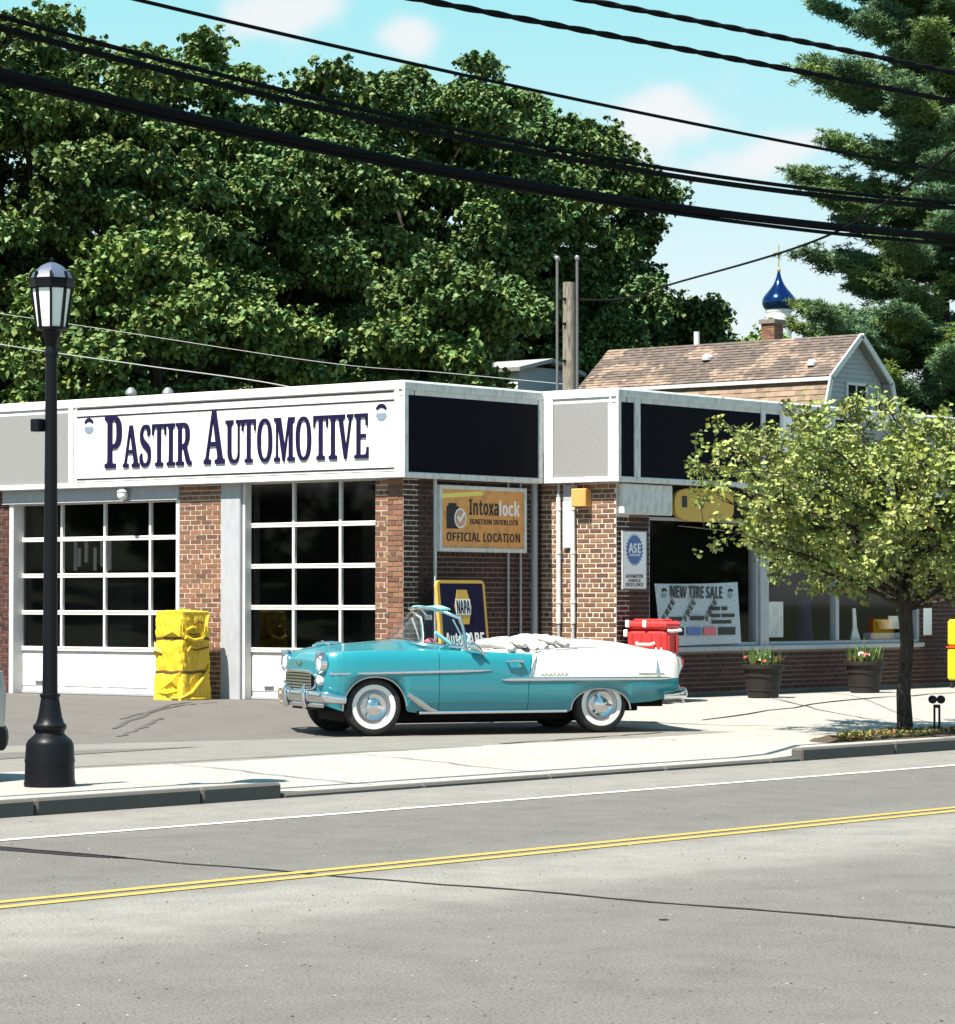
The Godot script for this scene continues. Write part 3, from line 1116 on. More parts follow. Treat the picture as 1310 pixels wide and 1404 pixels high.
func fascia(t: Node3D, fr: Transform3D, x0: float, x1: float, y0: float, y1: float, z: float, panels: Array) -> void:
	var b := wb(t, fr)
	# backing, then a frame that stands proud round every panel
	b.box(Vector3(x0 + 0.004, y0 + 0.01, -0.02), Vector3(x1 - 0.004, y1 - 0.19, z - 0.045))
	var edge := x0
	for k in panels.size() + 1:
		var to: float = panels[k][0] if k < panels.size() else x1
		b.box(Vector3(edge, y0 + 0.075, z - 0.044), Vector3(to, y1 - 0.105, z), 0.006)
		if k < panels.size():
			edge = panels[k][1]
	b.box(Vector3(x0, y0, z - 0.16), Vector3(x1, y0 + 0.0745, z + 0.002), 0.008)
	b.box(Vector3(x0, y1 - 0.1045, z - 0.16), Vector3(x1, y1, z + 0.002), 0.008)
	var f := obj("fascia", b, M["white enamel"] if fr.basis.z.x < -0.5 else M["weathered white"], t)
	for p in panels:
		b = wb(f, fr)
		b.box(Vector3(p[0] + 0.002, y0 + 0.077, z - 0.043), Vector3(p[1] - 0.002, y1 - 0.107, z - 0.022))
		obj(p[3], b, M[p[2]], f)


func window(t: Node3D, fr: Transform3D, x0: float, x1: float, y0: float, y1: float, mull: Array) -> void:
	var b := wb(t, fr)
	var e := 0.05
	b.box(Vector3(x0, y0, -0.12), Vector3(x0 + e, y1, -0.02), 0.006)
	b.box(Vector3(x1 - e, y0, -0.12), Vector3(x1, y1, -0.02), 0.006)
	b.box(Vector3(x0 + e, y0, -0.12), Vector3(x1 - e, y0 + e, -0.022), 0.006)
	b.box(Vector3(x0 + e, y1 - e, -0.12), Vector3(x1 - e, y1, -0.022), 0.006)
	var w := obj("shop_window", b, M["grey steel paint"], t)
	var xs := [x0 + e]
	for m in mull:
		b = wb(w, fr)
		b.box(Vector3(m - 0.045, y0 + e, -0.13), Vector3(m + 0.045, y1 - e, -0.015), 0.006)
		obj("mullion", b, M["grey steel paint"], w)
		xs.append(m - 0.045)
		xs.append(m + 0.045)
	xs.append(x1 - e)
	for k in range(0, xs.size(), 2):
		b = wb(w, fr)
		b.quad(Vector3(xs[k], y0 + e, -0.072), Vector3(xs[k + 1], y0 + e, -0.072), Vector3(xs[k + 1], y1 - e, -0.072), Vector3(xs[k], y1 - e, -0.072))
		obj("pane", b, M["window glass"], w)


func swoosh_badge(parent: Node3D, fr: Transform3D, cx: float, cy: float, r: float, z: float) -> void:
	# the round emblem: a dark roof-like cap over a pale blue bowl, inside a thin ring
	for h in 2:
		var b := wb(parent, fr)
		var poly := PackedVector2Array()
		for k in 13:
			var a := PI * (0.14 + 0.72 * k / 12.0) + (0.0 if h == 0 else PI)
			poly.append(Vector2(cx + cos(a) * r * 0.85, cy + sin(a) * r * 0.9))
		for k in 13:
			var a := PI * (0.86 - 0.72 * k / 12.0) + (0.0 if h == 0 else PI)
			poly.append(Vector2(cx + cos(a) * r * 0.62, cy + sin(a) * r * (0.45 if h == 0 else 0.12)))
		b.prism(poly, z, z + 0.006)
		obj("emblem", b, M["sign navy"] if h == 0 else M["sign pale blue"], parent)


func signs() -> void:
	var FG := front_frame(PIER_X - 0.16)
	var FS := side_frame(SIDE_Z)
	var FW := side_frame(SHOP_Z)
	var serif := font("Droid Serif", true)
	var sans := font("Droid Sans", true)
	# --- the big lettered sign
	var t := thing("garage_sign", "long white sign reading PASTIR AUTOMOTIVE in navy letters on the garage fascia", "sign", Vector3(PIER_X - 0.16, 3.5, -29.7))
	var b := wb(t, FG)
	b.box(Vector3(-32.76, 3.44, -0.021), Vector3(-26.64, 4.495, -0.004))
	obj("board", b, M["white enamel"], t)
	b = wb(t, FG)
	for y in [4.485, 4.37, 3.475]:
		b.box(Vector3(-32.72, y - 0.011, -0.004), Vector3(-26.68, y + 0.011, 0.0015))
	obj("pinstripe", b, M["sign print black"], t)
	var z := -0.003
	var lo := 3.62
	text(t, "P", serif, -32.13, -31.79, lo, 4.36, z, 0.02, M["sign navy"], FG)
	text(t, "ASTIR", serif, -31.76, -30.40, lo, 4.215, z, 0.02, M["sign navy"], FG)
	text(t, "A", serif, -30.16, -29.76, lo, 4.36, z, 0.02, M["sign navy"], FG)
	text(t, "UTOMOTIVE", serif, -29.74, -27.12, lo, 4.215, z, 0.02, M["sign navy"], FG)
	swoosh_badge(t, FG, -32.47, 4.24, 0.125, z)
	swoosh_badge(t, FG, -26.90, 4.22, 0.125, z)
	# --- orange banner sign under the black panel
	t = thing("orange_sign", "orange white-framed sign reading Intoxalock Official Location under the fascia", "sign", Vector3(32.4, 2.42, SIDE_Z + 0.1))
	var x0 := 31.50
	var x1 := 33.30
	b = wb(t, FS)
	b.box(Vector3(x0, 2.42, 0.03), Vector3(x1, 3.25, 0.06))
	obj("board", b, M["sign orange"], t)
	b = wb(t, FS)
	b.box(Vector3(x0 - 0.03, 2.39, 0.02), Vector3(x0 + 0.025, 3.28, 0.08), 0.006)
	b.box(Vector3(x1 - 0.025, 2.39, 0.02), Vector3(x1 + 0.03, 3.28, 0.08), 0.006)
	b.box(Vector3(x0 + 0.025, 2.39, 0.02), Vector3(x1 - 0.025, 2.445, 0.08), 0.006)
	b.box(Vector3(x0 + 0.025, 3.225, 0.02), Vector3(x1 - 0.025, 3.28, 0.08), 0.006)
	obj("frame", b, M["weathered white"], t)
	b = wb(t, FS)
	b.prism(PackedVector2Array([Vector2(x0 + 0.03, 3.10), Vector2(x0 + 0.9, 3.16), Vector2(x0 + 0.9, 3.22), Vector2(x0 + 0.03, 3.16)]), 0.06, 0.064)
	obj("pale_streak", b, M["pale rope"], t)
	z = 0.06
	b = wb(t, FS)
	b.box(Vector3(x0 + 0.13, 2.70, z), Vector3(x0 + 0.38, 3.0, z + 0.006))
	b.box(Vector3(x0 + 0.17, 2.995, z), Vector3(x0 + 0.33, 3.04, z + 0.006))
	obj("device_print", b, M["sign print black"], t)
	b = wb(t, FS)
	var ring := PackedVector2Array()
	for k in 20:
		ring.append(Vector2(x0 + 0.41 + cos(TAU * k / 20) * 0.125, 2.84 + sin(TAU * k / 20) * 0.135))
	b.prism(ring, z + 0.006, z + 0.009)
	obj("badge_ring", b, M["sign print white"], t)
	b = wb(t, FS)
	ring = PackedVector2Array()
	for k in 20:
		ring.append(Vector2(x0 + 0.41 + cos(TAU * k / 20) * 0.105, 2.84 + sin(TAU * k / 20) * 0.115))
	b.prism(ring, z + 0.009, z + 0.011)
	obj("badge", b, M["sign tan"], t)
	b = wb(t, FS)
	b.prism(PackedVector2Array([Vector2(x0 + 0.34, 2.85), Vector2(x0 + 0.365, 2.875), Vector2(x0 + 0.40, 2.835), Vector2(x0 + 0.475, 2.925), Vector2(x0 + 0.50, 2.90), Vector2(x0 + 0.40, 2.78)]), z + 0.011, z + 0.014)
	obj("tick", b, M["sign print white"], t)
	text(t, "Intoxa", sans, x0 + 0.60, x0 + 1.23, 2.89, 3.10, z, 0.004, M["sign print black"], FS)
	text(t, "lock", sans, x0 + 1.25, x0 + 1.69, 2.89, 3.10, z, 0.004, M["sign print white"], FS)
	text(t, "IGNITION INTERLOCK", sans, x0 + 0.62, x0 + 1.66, 2.765, 2.835, z, 0.004, M["sign print black"], FS)
	text(t, "OFFICIAL LOCATION", sans, x0 + 0.13, x0 + 1.70, 2.53, 2.65, z, 0.004, M["sign print black"], FS)
	# --- blue board on the pavement with a yellow edge
	t = thing("pavement_sign", "dark blue yellow-edged sign reading NAPA AutoCare behind the turquoise convertible", "sign", Vector3(31.70, 0.385, SIDE_Z + 0.32))
	var FP := side_frame(SIDE_Z + 0.34) * Transform3D(Basis(Vector3.RIGHT, -0.10), Vector3.ZERO)
	FP.origin = Vector3(0, 0.39, SIDE_Z + 0.42)
	x0 = 31.13
	x1 = 32.12
	b = wb(t, FP)
	var rr := PackedVector2Array()
	for q in [[x0 + 0.08, 0.08, PI], [x1 - 0.08, 0.08, 1.5 * PI], [x1 - 0.08, 1.54, 0.0], [x0 + 0.08, 1.54, 0.5 * PI]]:
		for k in 4:
			var a: float = q[2] + k * PI / 6.0
			rr.append(Vector2(q[0] + cos(a) * 0.08, q[1] + sin(a) * 0.08))
	b.prism(rr, 0.0, 0.05)
	obj("edge", b, M["sign yellow"], t)
	b = wb(t, FP)
	b.box(Vector3(x0 + 0.055, 0.06, 0.048), Vector3(x1 - 0.055, 1.575, 0.056))
	obj("board", b, M["sign deep blue"], t)
	b = wb(t, FP)
	var cx := 31.625
	b.prism(PackedVector2Array([Vector2(cx - 0.10, 1.49), Vector2(cx + 0.10, 1.49), Vector2(cx + 0.175, 1.26), Vector2(cx + 0.10, 1.03), Vector2(cx - 0.10, 1.03), Vector2(cx - 0.175, 1.26)]), 0.056, 0.06)
	obj("hexagon", b, M["sign yellow"], t)
	b = wb(t, FP)
	b.box(Vector3(cx - 0.150, 1.155, 0.060), Vector3(cx + 0.150, 1.365, 0.063))
	obj("band", b, M["sign print white"], t)
	text(t, "NAPA", sans, cx - 0.135, cx + 0.135, 1.17, 1.35, 0.063, 0.003, M["sign deep blue"], FP)
	text(t, "Auto", sans, x0 + 0.09, x0 + 0.43, 0.74, 0.92, 0.056, 0.003, M["sign print white"], FP)
	text(t, "CARE", sans, x0 + 0.45, x1 - 0.10, 0.74, 0.92, 0.056, 0.003, M["sign print white"], FP)
	text(t, "CENTER", sans, x0 + 0.27, x1 - 0.25, 0.47, 0.60, 0.056, 0.003, M["sign print white"], FP)
	b = wb(t, FP)
	for s in [x0 + 0.1, x1 - 0.1]:
		b.bar(Vector3(s, 0.0, 0.0), Vector3(s, 0.0, -0.34), 0.04, 0.03)
		b.bar(Vector3(s, 0.02, -0.34), Vector3(s, 1.2, -0.01), 0.03, 0.03)
	obj("stand", b, M["galvanised"], t)
	# --- white service poster with a blue toothed seal
	t = thing("service_poster", "tall white poster with a blue toothed ASE seal on dark brick beside the shop window", "poster", Vector3(34.14, 1.89, SHOP_Z))
	b = wb(t, FW)
	b.box(Vector3(33.86, 1.89, 0.008), Vector3(34.42, 2.69, 0.02))
	obj("board", b, M["sign print white"], t)
	b = wb(t, FW)
	for q in [[33.86, 33.875, 1.89, 2.69], [34.405, 34.42, 1.89, 2.69]]:
		b.box(Vector3(q[0], q[2], 0.02), Vector3(q[1], q[3], 0.024))
	b.box(Vector3(33.875, 1.89, 0.02), Vector3(34.405, 1.905, 0.024))
	b.box(Vector3(33.875, 2.675, 0.02), Vector3(34.405, 2.69, 0.024))
	obj("border", b, M["grey steel paint"], t)
	b = wb(t, FW)
	var gear := PackedVector2Array()
	for k in 48:
		var r := 0.225 if k % 2 == 0 else 0.185
		var a := TAU * (k + 0.5) / 48.0
		gear.append(Vector2(34.14 + cos(a) * r * 0.9, 2.43 + sin(a) * r))
	b.prism(gear, 0.02, 0.023)
	obj("seal", b, M["sign print blue"], t)
	text(t, "ASE", sans, 34.0, 34.28, 2.39, 2.52, 0.023, 0.003, M["sign print white"], FW)
	text(t, "CERTIFIED", sans, 34.02, 34.26, 2.345, 2.375, 0.023, 0.003, M["sign print white"], FW)
	text(t, "AUTOMOTIVE", sans, 33.94, 34.34, 2.045, 2.095, 0.02, 0.003, M["sign print black"], FW)
	text(t, "SERVICE", sans, 34.0, 34.28, 1.99, 2.03, 0.02, 0.003, M["sign print black"], FW)
	text(t, "EXCELLENCE", sans, 33.94, 34.34, 1.93, 1.98, 0.02, 0.003, M["sign print black"], FW)
	# --- blank white light box and the round-ended yellow sign beside it
	t = thing("light_box_sign", "blank white box sign hanging under the fascia above the blue-seal poster", "sign", Vector3(34.35, 2.91, SHOP_Z))
	b = wb(t, FW)
	b.box(Vector3(33.79, 2.915, 0.004), Vector3(34.93, 3.335, 0.10), 0.015)
	obj("box", b, M["weathered white"], t)
	t = thing("yellow_sign", "yellow oval sign under the fascia half hidden by street tree leaves", "sign", Vector3(35.5, 2.9, SHOP_Z))
	b = wb(t, FW)
	var ov := PackedVector2Array()
	for k in 32:
		var a := TAU * k / 32
		ov.append(Vector2(35.75 + signf(cos(a)) * pow(absf(cos(a)), 0.55) * 0.72, 3.08 + signf(sin(a)) * pow(absf(sin(a)), 0.6) * 0.235))
	b.prism(ov, 0.004, 0.06)
	obj("panel", b, M["sign yellow"], t)
	b = wb(t, FW)
	b.box(Vector3(35.2, 3.04, 0.06), Vector3(35.32, 3.2, 0.064))
	obj("dark_print", b, M["sign print black"], t)
	# --- the grey tyre sale banner, hung a little crooked and rippled
	t = thing("tire_sale_banner", "pale grey banner reading NEW TIRE SALE across the lower left shop window", "banner", Vector3(35.6, 1.12, SHOP_Z + 0.03))
	var FB := side_frame(SHOP_Z + 0.045)
	var g := []
	for i in 25:
		var row := []
		for j in 9:
			var u := i / 24.0
			var w := j / 8.0
			row.append(Vector3(lerpf(lerpf(34.72, 34.56, w), lerpf(36.66, 36.58, w), u) , lerpf(lerpf(1.10, 1.97, w), lerpf(1.13, 2.0, w), u) - 0.012 * sin(u * PI) * w, 0.012 * sin(u * 9.0 + w) * (1.0 - w * 0.6)))
		g.append(row)
	b = wb(t, FB)
	b.grid(g, false, 0.0)
	obj("cloth", b, M["banner grey"], t)
	z = 0.014
	text(t, "NEW TIRE SALE", sans, 34.92, 36.18, 1.77, 1.94, z, 0.003, M["sign print black"], FB, -0.01)
	for k in 3:
		text(t, "FREE", sans, [34.70, 35.20, 35.72][k], [35.06, 35.56, 36.08][k], 1.56, 1.65, z, 0.003, M["sign print black"], FB, 0.85)
	b = wb(t, FB)
	for q in [[35.40, 35.72, 1.46, 1.52], [35.86, 36.12, 1.60, 1.65], [36.16, 36.3, 1.6, 1.65], [35.90, 36.12, 1.50, 1.55], [36.16, 36.48, 1.5, 1.55], [35.92, 36.4, 1.41, 1.46], [34.9, 35.2, 1.45, 1.51]]:
		b.box(Vector3(q[0], q[2], z), Vector3(q[1], q[3], z + 0.003))
	obj("small_print", b, M["sign print black"], t)
	for k in 4:
		b = wb(t, FB)
		var xa: float = [34.84, 35.32, 35.72, 36.08][k]
		b.box(Vector3(xa, 1.25, z), Vector3(xa + [0.4, 0.34, 0.3, 0.42][k], 1.36, z + 0.003))
		obj("logo_strip", b, [M["sign deep blue"], M["sign print blue"], M["pink red"], M["sign print black"]][k], t)
	swoosh_badge(t, FB, 34.78, 1.84, 0.075, z)
	swoosh_badge(t, FB, 36.38, 1.84, 0.075, z)
	# --- things in the right window
	var FI := side_frame(SHOP_Z - 0.14)
	b = wb(null, FI)
	b.box(Vector3(37.56, 1.20, 0.0), Vector3(38.0, 1.72, 0.012))
	tag(obj("paper_notice", b, M["weathered white"]), "large pale paper notice inside the window just right of the grey post", "notice")
	b = wb(null, FW)
	b.box(Vector3(41.68, 1.2, 0.012), Vector3(41.92, 1.62, 0.03), 0.003)
	tag(obj("wall_notice", b, M["sign print white"]), "small white notice on brick at the right end of the shop windows", "notice")
	b = wb(null, FI)
	b.prism(PackedVector2Array([Vector2(39.86, 1.14), Vector2(40.12, 1.14), Vector2(40.02, 1.34), Vector2(39.99, 1.62), Vector2(39.91, 1.62), Vector2(39.92, 1.34)]), -0.02, 0.0)
	tag(obj("window_cutout", b, M["weathered white"]), "pale guitar-shaped cutout standing on the sill of the right window", "cutout")
	t = thing("window_display", "small white display card with a plant pot on the right window sill", "display", Vector3(40.8, 1.14, SHOP_Z - 0.16))
	b = wb(t, FI)
	b.box(Vector3(40.95, 1.3, -0.03), Vector3(41.35, 1.5, -0.02))
	obj("card", b, M["weathered white"], t)
	b = MB.new()
	b.lathe([Vector2(0.07, 0.16), Vector2(0.1, 0.3), Vector2(0.085, 0.3)], 12)
	obj("pot", b, M["sign tan"], t)
	b = wb(t, FI)
	b.box(Vector3(40.5, 1.14, -0.2), Vector3(41.4, 1.24, -0.05), 0.01)
	obj("tray", b, M["grey steel paint"], t)
	b = wb(null, FI)
	b.tube([Vector3(39.0, 1.14, -0.3), Vector3(39.0, 1.3, -0.3), Vector3(39.0, 1.75, -0.3)], [0.16, 0.14, 0.10], 12)
	tag(obj("blue_can", b, M["sign navy"]), "blue container inside the window just left of the grey mullion", "container")


# ---------------------------------------------------------------- houses, church, pole, wires
func shingles(parent: Node, a: Vector3, b: Vector3, c: Vector3, d: Vector3, rows: int, cols: int, m: Material, worn := 0.0, called := "shingles") -> void:
	# overlapping courses on the quad a-b (eave) c-d (ridge); each shingle has its own edge and tone
	var s := wb(parent)
	var wear := FastNoiseLite.new()
	wear.seed = 14
	wear.frequency = 0.07
	var out := (b - a).cross(d - a).normalized()
	for r in rows:
		var f0 := float(r) / rows
		var f1 := minf(1.0, (r + 1.25) / rows)
		var l0 := a.lerp(d, f0); var r0 := b.lerp(c, f0)
		var l1 := a.lerp(d, f1); var r1 := b.lerp(c, f1)
		for k in cols:
			var o := 0.5 if r % 2 else 0.0
			var u0 := clampf((k - o) / cols, 0, 1)
			var u1 := clampf((k + 1 - o) / cols, 0, 1)
			if u1 - u0 < 0.001:
				continue
			var t := rng.randf_range(0.72, 1.2)
			s.col = Color(t, t * rng.randf_range(0.95, 1.05), t * rng.randf_range(0.93, 1.05)) * 0.43
			if worn > 0.0 and wear.get_noise_2d(k * 1.0, r * 1.6) > -0.02 + 0.34 * f0:
				s.col = Color(1.0, 0.95, 0.85) * rng.randf_range(0.55, 1.0)
			var lift := rng.randf_range(0.02, 0.034)
			var g := 0.004
			var p0 := l0.lerp(r0, u0).lerp(l0.lerp(r0, u1), g) + out * lift
			var p1 := l0.lerp(r0, u1).lerp(l0.lerp(r0, u0), g) + out * lift
			var p2 := l1.lerp(r1, u1) + out * 0.006
			var p3 := l1.lerp(r1, u0) + out * 0.006
			s.quad(p0, p1, p2, p3)
			s.quad(p0 - out * 0.03, p1 - out * 0.03, p1, p0)
	tag(obj(called, s, m, parent), "", "", "", "stuff")


func slab(b: MB, a: Vector3, c: Vector3, d: Vector3, e: Vector3, th: float) -> void:
	var n := (c - a).cross(e - a).normalized() * th
	b.quad(a, c, d, e)
	b.quad(e - n, d - n, c - n, a - n)
	b.quad(a - n, c - n, c, a); b.quad(c - n, d - n, d, c); b.quad(d - n, e - n, e, d); b.quad(e - n, a - n, a, e)


func clapboards(parent: Node, fr: Transform3D, x0: float, x1: float, y0: float, y1: float, left: Callable, right: Callable, m: Material) -> void:
	var y := y0
	while y < y1:
		var b := wb(parent, fr)
		var xa: float = maxf(x0, left.call(y + 0.06))
		var xb: float = minf(x1, right.call(y + 0.06))
		if xb - xa > 0.1:
			b.quad(Vector3(xa, y, 0.028), Vector3(xb, y, 0.028), Vector3(xb, y + 0.12, 0.008), Vector3(xa, y + 0.12, 0.008))
			b.quad(Vector3(xa, y, 0.0), Vector3(xb, y, 0.0), Vector3(xb, y, 0.028), Vector3(xa, y, 0.028))
			obj("clapboard", b, m, parent)
		y += 0.12


func simple_window(parent: Node, fr: Transform3D, x0: float, x1: float, y0: float, y1: float) -> void:
	var b := wb(parent, fr)
	var e := 0.07
	b.box(Vector3(x0 - e, y0 - e, 0), Vector3(x0, y1 + e, 0.07))
	b.box(Vector3(x1, y0 - e, 0), Vector3(x1 + e, y1 + e, 0.07))
	b.box(Vector3(x0, y0 - e, 0), Vector3(x1, y0, 0.069))
	b.box(Vector3(x0, y1, 0), Vector3(x1, y1 + e, 0.069))
	b.box(Vector3((x0 + x1) / 2 - 0.03, y0, 0.02), Vector3((x0 + x1) / 2 + 0.03, y1, 0.05))
	var w := obj("window", b, M["weathered white"], parent)
	for k in 2:
		b = wb(w, fr)
		var xm := (x0 + x1) / 2
		b.box(Vector3(x0 if k == 0 else xm + 0.031, y0, 0.03), Vector3(xm - 0.031 if k == 0 else x1, y1, 0.036))
		obj("pane", b, M["soft black"], w)


func backdrop() -> void:
	# --- the brown gambrel-roofed house
	var t := thing("gambrel_house", "grey clapboard house with a worn brown gambrel roof and brick chimney behind the garage", "house", Vector3(63.5, 1.5, -44.0))
	var zg := -40.55
	var zb := -47.75
	var rx := 63.55
	var ry := 8.16
	var b := wb(t)
	var prof := PackedVector2Array([Vector2(62.15, 1.0), Vector2(62.15, 6.35), Vector2(62.35, 7.1), Vector2(rx, 8.1), Vector2(64.75, 7.1), Vector2(64.95, 6.35), Vector2(64.95, 1.0)])
	b.prism(prof, zb, zg)
	var wall := obj("wall", b, M["grey clapboard"], t)
	var FGb := side_frame(zg)
	clapboards(wall, FGb, 62.17, 64.93, 4.6, 8.0, func(y): return 62.17 if y < 6.4 else (62.17 + (y - 6.35) * 0.28 if y < 7.1 else 62.4 + (y - 7.1) * 1.2), func(y): return 64.93 if y < 6.4 else (64.93 - (y - 6.35) * 0.28 if y < 7.1 else 64.7 - (y - 7.1) * 1.2), M["grey clapboard"])
	b = wb(t)
	var zo := zg + 0.22
	var zo2 := zb - 0.22
	slab(b, Vector3(62.20, 7.10, zo2), Vector3(62.20, 7.10, zo), Vector3(rx, ry + 0.03, zo), Vector3(rx, ry + 0.03, zo2), 0.06)
	slab(b, Vector3(64.90, 7.10, zo), Vector3(64.90, 7.10, zo2), Vector3(rx, ry + 0.03, zo2), Vector3(rx, ry + 0.03, zo), 0.06)
	slab(b, Vector3(61.95, 6.25, zo2), Vector3(61.95, 6.25, zo), Vector3(62.24, 7.06, zo), Vector3(62.24, 7.06, zo2), 0.06)
	slab(b, Vector3(65.15, 6.25, zo), Vector3(65.15, 6.25, zo2), Vector3(64.86, 7.06, zo2), Vector3(64.86, 7.06, zo), 0.06)
	var roof := obj("roof", b, M["grey roof"], t)
	shingles(roof, Vector3(62.20, 7.10, zo2), Vector3(62.20, 7.10, zo), Vector3(rx, ry + 0.03, zo), Vector3(rx, ry + 0.03, zo2), 15, 60, M["shingle brown"], 1.0)
	shingles(roof, Vector3(61.95, 6.25, zo2), Vector3(61.95, 6.25, zo), Vector3(62.24, 7.06, zo), Vector3(62.24, 7.06, zo2), 6, 36, M["shingle pale"])
	b = wb(t)
	for s in [-1.0, 1.0]:
		b.bar(Vector3(rx + s * 1.36, 7.06, zo + 0.02), Vector3(rx, 8.15, zo + 0.02), 0.05, 0.14)
		b.bar(Vector3(rx + s * 1.62, 6.22, zo + 0.02), Vector3(rx + s * 1.35, 7.08, zo + 0.02), 0.05, 0.14)
	b.bar(Vector3(62.13, 7.04, zo2), Vector3(62.13, 7.04, zo), 0.06, 0.09)
	obj("bargeboard", b, M["weathered white"], t)
	simple_window(t, FGb, 63.2, 64.0, 6.0, 6.95)
	simple_window(t, FGb, 64.35, 64.75, 6.0, 6.7)
	b = wb(t)
	b.box(Vector3(63.72, 7.0, -43.36), Vector3(64.12, 8.62, -42.98))
	b.box(Vector3(63.67, 8.62, -43.41), Vector3(64.17, 8.72, -42.93))
	var ch := obj("chimney", b, M["grey mortar"], roof)
	for f in [[front_frame(63.72), -43.36, -42.98], [side_frame(-42.98), 63.72, 64.12]]:
		var st := wb(ch, f[0])
		lay(ch, f[0], f[1], f[2], 7.9, 8.64, st, Color(0.22, 0.10, 0.055), false)
		tag(obj("brick_facing", st, M["brick clay"], t), "", "", "", "stuff")
	b = wb(t)
	b.box(Vector3(63.65, 8.0, -43.43), Vector3(64.19, 8.15, -42.91), 0.02)
	obj("chimney_flashing", b, M["weathered white"], t)
	b = wb(t)
	b.tube([Vector3(63.9, 7.8, -45.45), Vector3(63.9, 8.55, -45.45)], 0.075, 10)
	obj("vent_pipe", b, M["weathered white"], t)
	b = MB.new()
	b.xf = Transform3D(Basis.IDENTITY, Vector3(62.95, 7.72, -44.45) - t.position)
	b.lathe([Vector2(0.14, 0.0), Vector2(0.15, 0.08), Vector2(0.08, 0.16), Vector2(0.0, 0.17)], 12)
	obj("roof_vent", b, M["weathered white"], t)
	b = MB.new()
	b.xf = Transform3D(Basis.IDENTITY, Vector3(62.55, 7.4, -41.1) - t.position)
	b.lathe([Vector2(0.12, 0.0), Vector2(0.13, 0.08), Vector2(0.07, 0.15), Vector2(0.0, 0.16)], 12)
	obj("roof_vent", b, M["weathered white"], t)
	# --- grey house on the hill and a pale house below it, seen between leaves
	t = thing("hill_house", "grey house with a pale gable roof deep among the dark trees", "house", Vector3(68.5, 4.5, -61.0))
	b = wb(t)
	b.box(Vector3(66.5, 3.0, -65.0), Vector3(71.5, 9.0, -58.2))
	var w2 := obj("wall", b, M["grey clapboard"], t)
	b = wb(t)
	slab(b, Vector3(66.1, 9.0, -65.3), Vector3(66.1, 9.0, -57.8), Vector3(69.0, 10.5, -57.8), Vector3(69.0, 10.5, -65.3), 0.1)
	slab(b, Vector3(71.9, 9.0, -57.8), Vector3(71.9, 9.0, -65.3), Vector3(69.0, 10.5, -65.3), Vector3(69.0, 10.5, -57.8), 0.1)
	obj("roof", b, M["grey roof"], t)
	simple_window(t, front_frame(66.5), -61.2, -60.0, 7.0, 8.3)
	simple_window(t, side_frame(-58.2), 67.5, 68.6, 7.2, 8.4)
	t = thing("pale_house", "pale clapboard house wall with one dark window just over the garage roof", "house", Vector3(63.0, 1.5, -51.0))
	b = wb(t)
	b.box(Vector3(61.6, 1.0, -53.5), Vector3(64.0, 7.75, -49.4))
	w2 = obj("wall", b, M["grey clapboard"], t)
	clapboards(w2, front_frame(61.6), -53.5, -49.4, 6.2, 7.7, func(_y): return -53.5, func(_y): return -49.4, M["weathered white"])
	b = wb(t)
	slab(b, Vector3(61.4, 7.7, -53.8), Vector3(61.4, 7.7, -49.2), Vector3(62.8, 8.0, -49.2), Vector3(62.8, 8.0, -53.8), 0.1)
	slab(b, Vector3(64.2, 7.7, -49.2), Vector3(64.2, 7.7, -53.8), Vector3(62.8, 8.0, -53.8), Vector3(62.8, 8.0, -49.2), 0.1)
	obj("roof", b, M["grey roof"], t)
	simple_window(t, front_frame(61.6), -51.3, -50.7, 7.05, 7.55)
	# --- church: white tower, blue onion dome, gold cross
	t = thing("church", "distant white church tower with a shiny blue onion dome and thin cross", "church", Vector3(124.78, 8.0, -83.88))
	b = MB.new()
	b.lathe([Vector2(1.6, -6.0), Vector2(1.6, 4.0), Vector2(0.62, 4.05), Vector2(0.62, 7.72), Vector2(0.66, 7.75), Vector2(0.66, 7.85), Vector2(0.5, 7.9)], 16, 0.6)
	obj("tower", b, M["white enamel"], t)
	b = MB.new()
	var pr := []
	for q in [[0.46, 7.7], [0.56, 7.76], [0.74, 7.95], [0.82, 8.13], [0.815, 8.30], [0.75, 8.47], [0.61, 8.65], [0.43, 8.86], [0.29, 9.05], [0.19, 9.25], [0.12, 9.45], [0.07, 9.68], [0.05, 9.72]]:
		pr.append(Vector2(q[0], q[1]))
	b.lathe(pr, 28, 0.2)
	obj("dome", b, M["dome blue"], t)
	b = MB.new()
	b.lathe([Vector2(0.0, 9.66), Vector2(0.07, 9.69), Vector2(0.1, 9.78), Vector2(0.07, 9.87), Vector2(0.0, 9.9)], 14, 0.2)
	obj("ball", b, M["gold"], t)
	b = MB.new()
	b.bar(Vector3(0, 9.88, 0), Vector3(0, 11.0, 0), 0.045, 0.045, Vector3.RIGHT)
	b.bar(Vector3(-0.17, 10.58, -0.21), Vector3(0.17, 10.66, 0.21), 0.06, 0.06)
	obj("cross", b, M["gold"], t)
	# --- utility pole stub with two conduits
	t = thing("utility_pole", "weathered wooden pole with two tall thin conduits behind the garage roof", "utility pole", Vector3(39.47, 0.0, -30.6))
	b = MB.new()
	b.tube([Vector3(0, -0.2, 0), Vector3(0, 4, 0), Vector3(0, 6.88, 0)], [0.13, 0.115, 0.10], 14)
	obj("pole", b, M["weathered pole"], t)
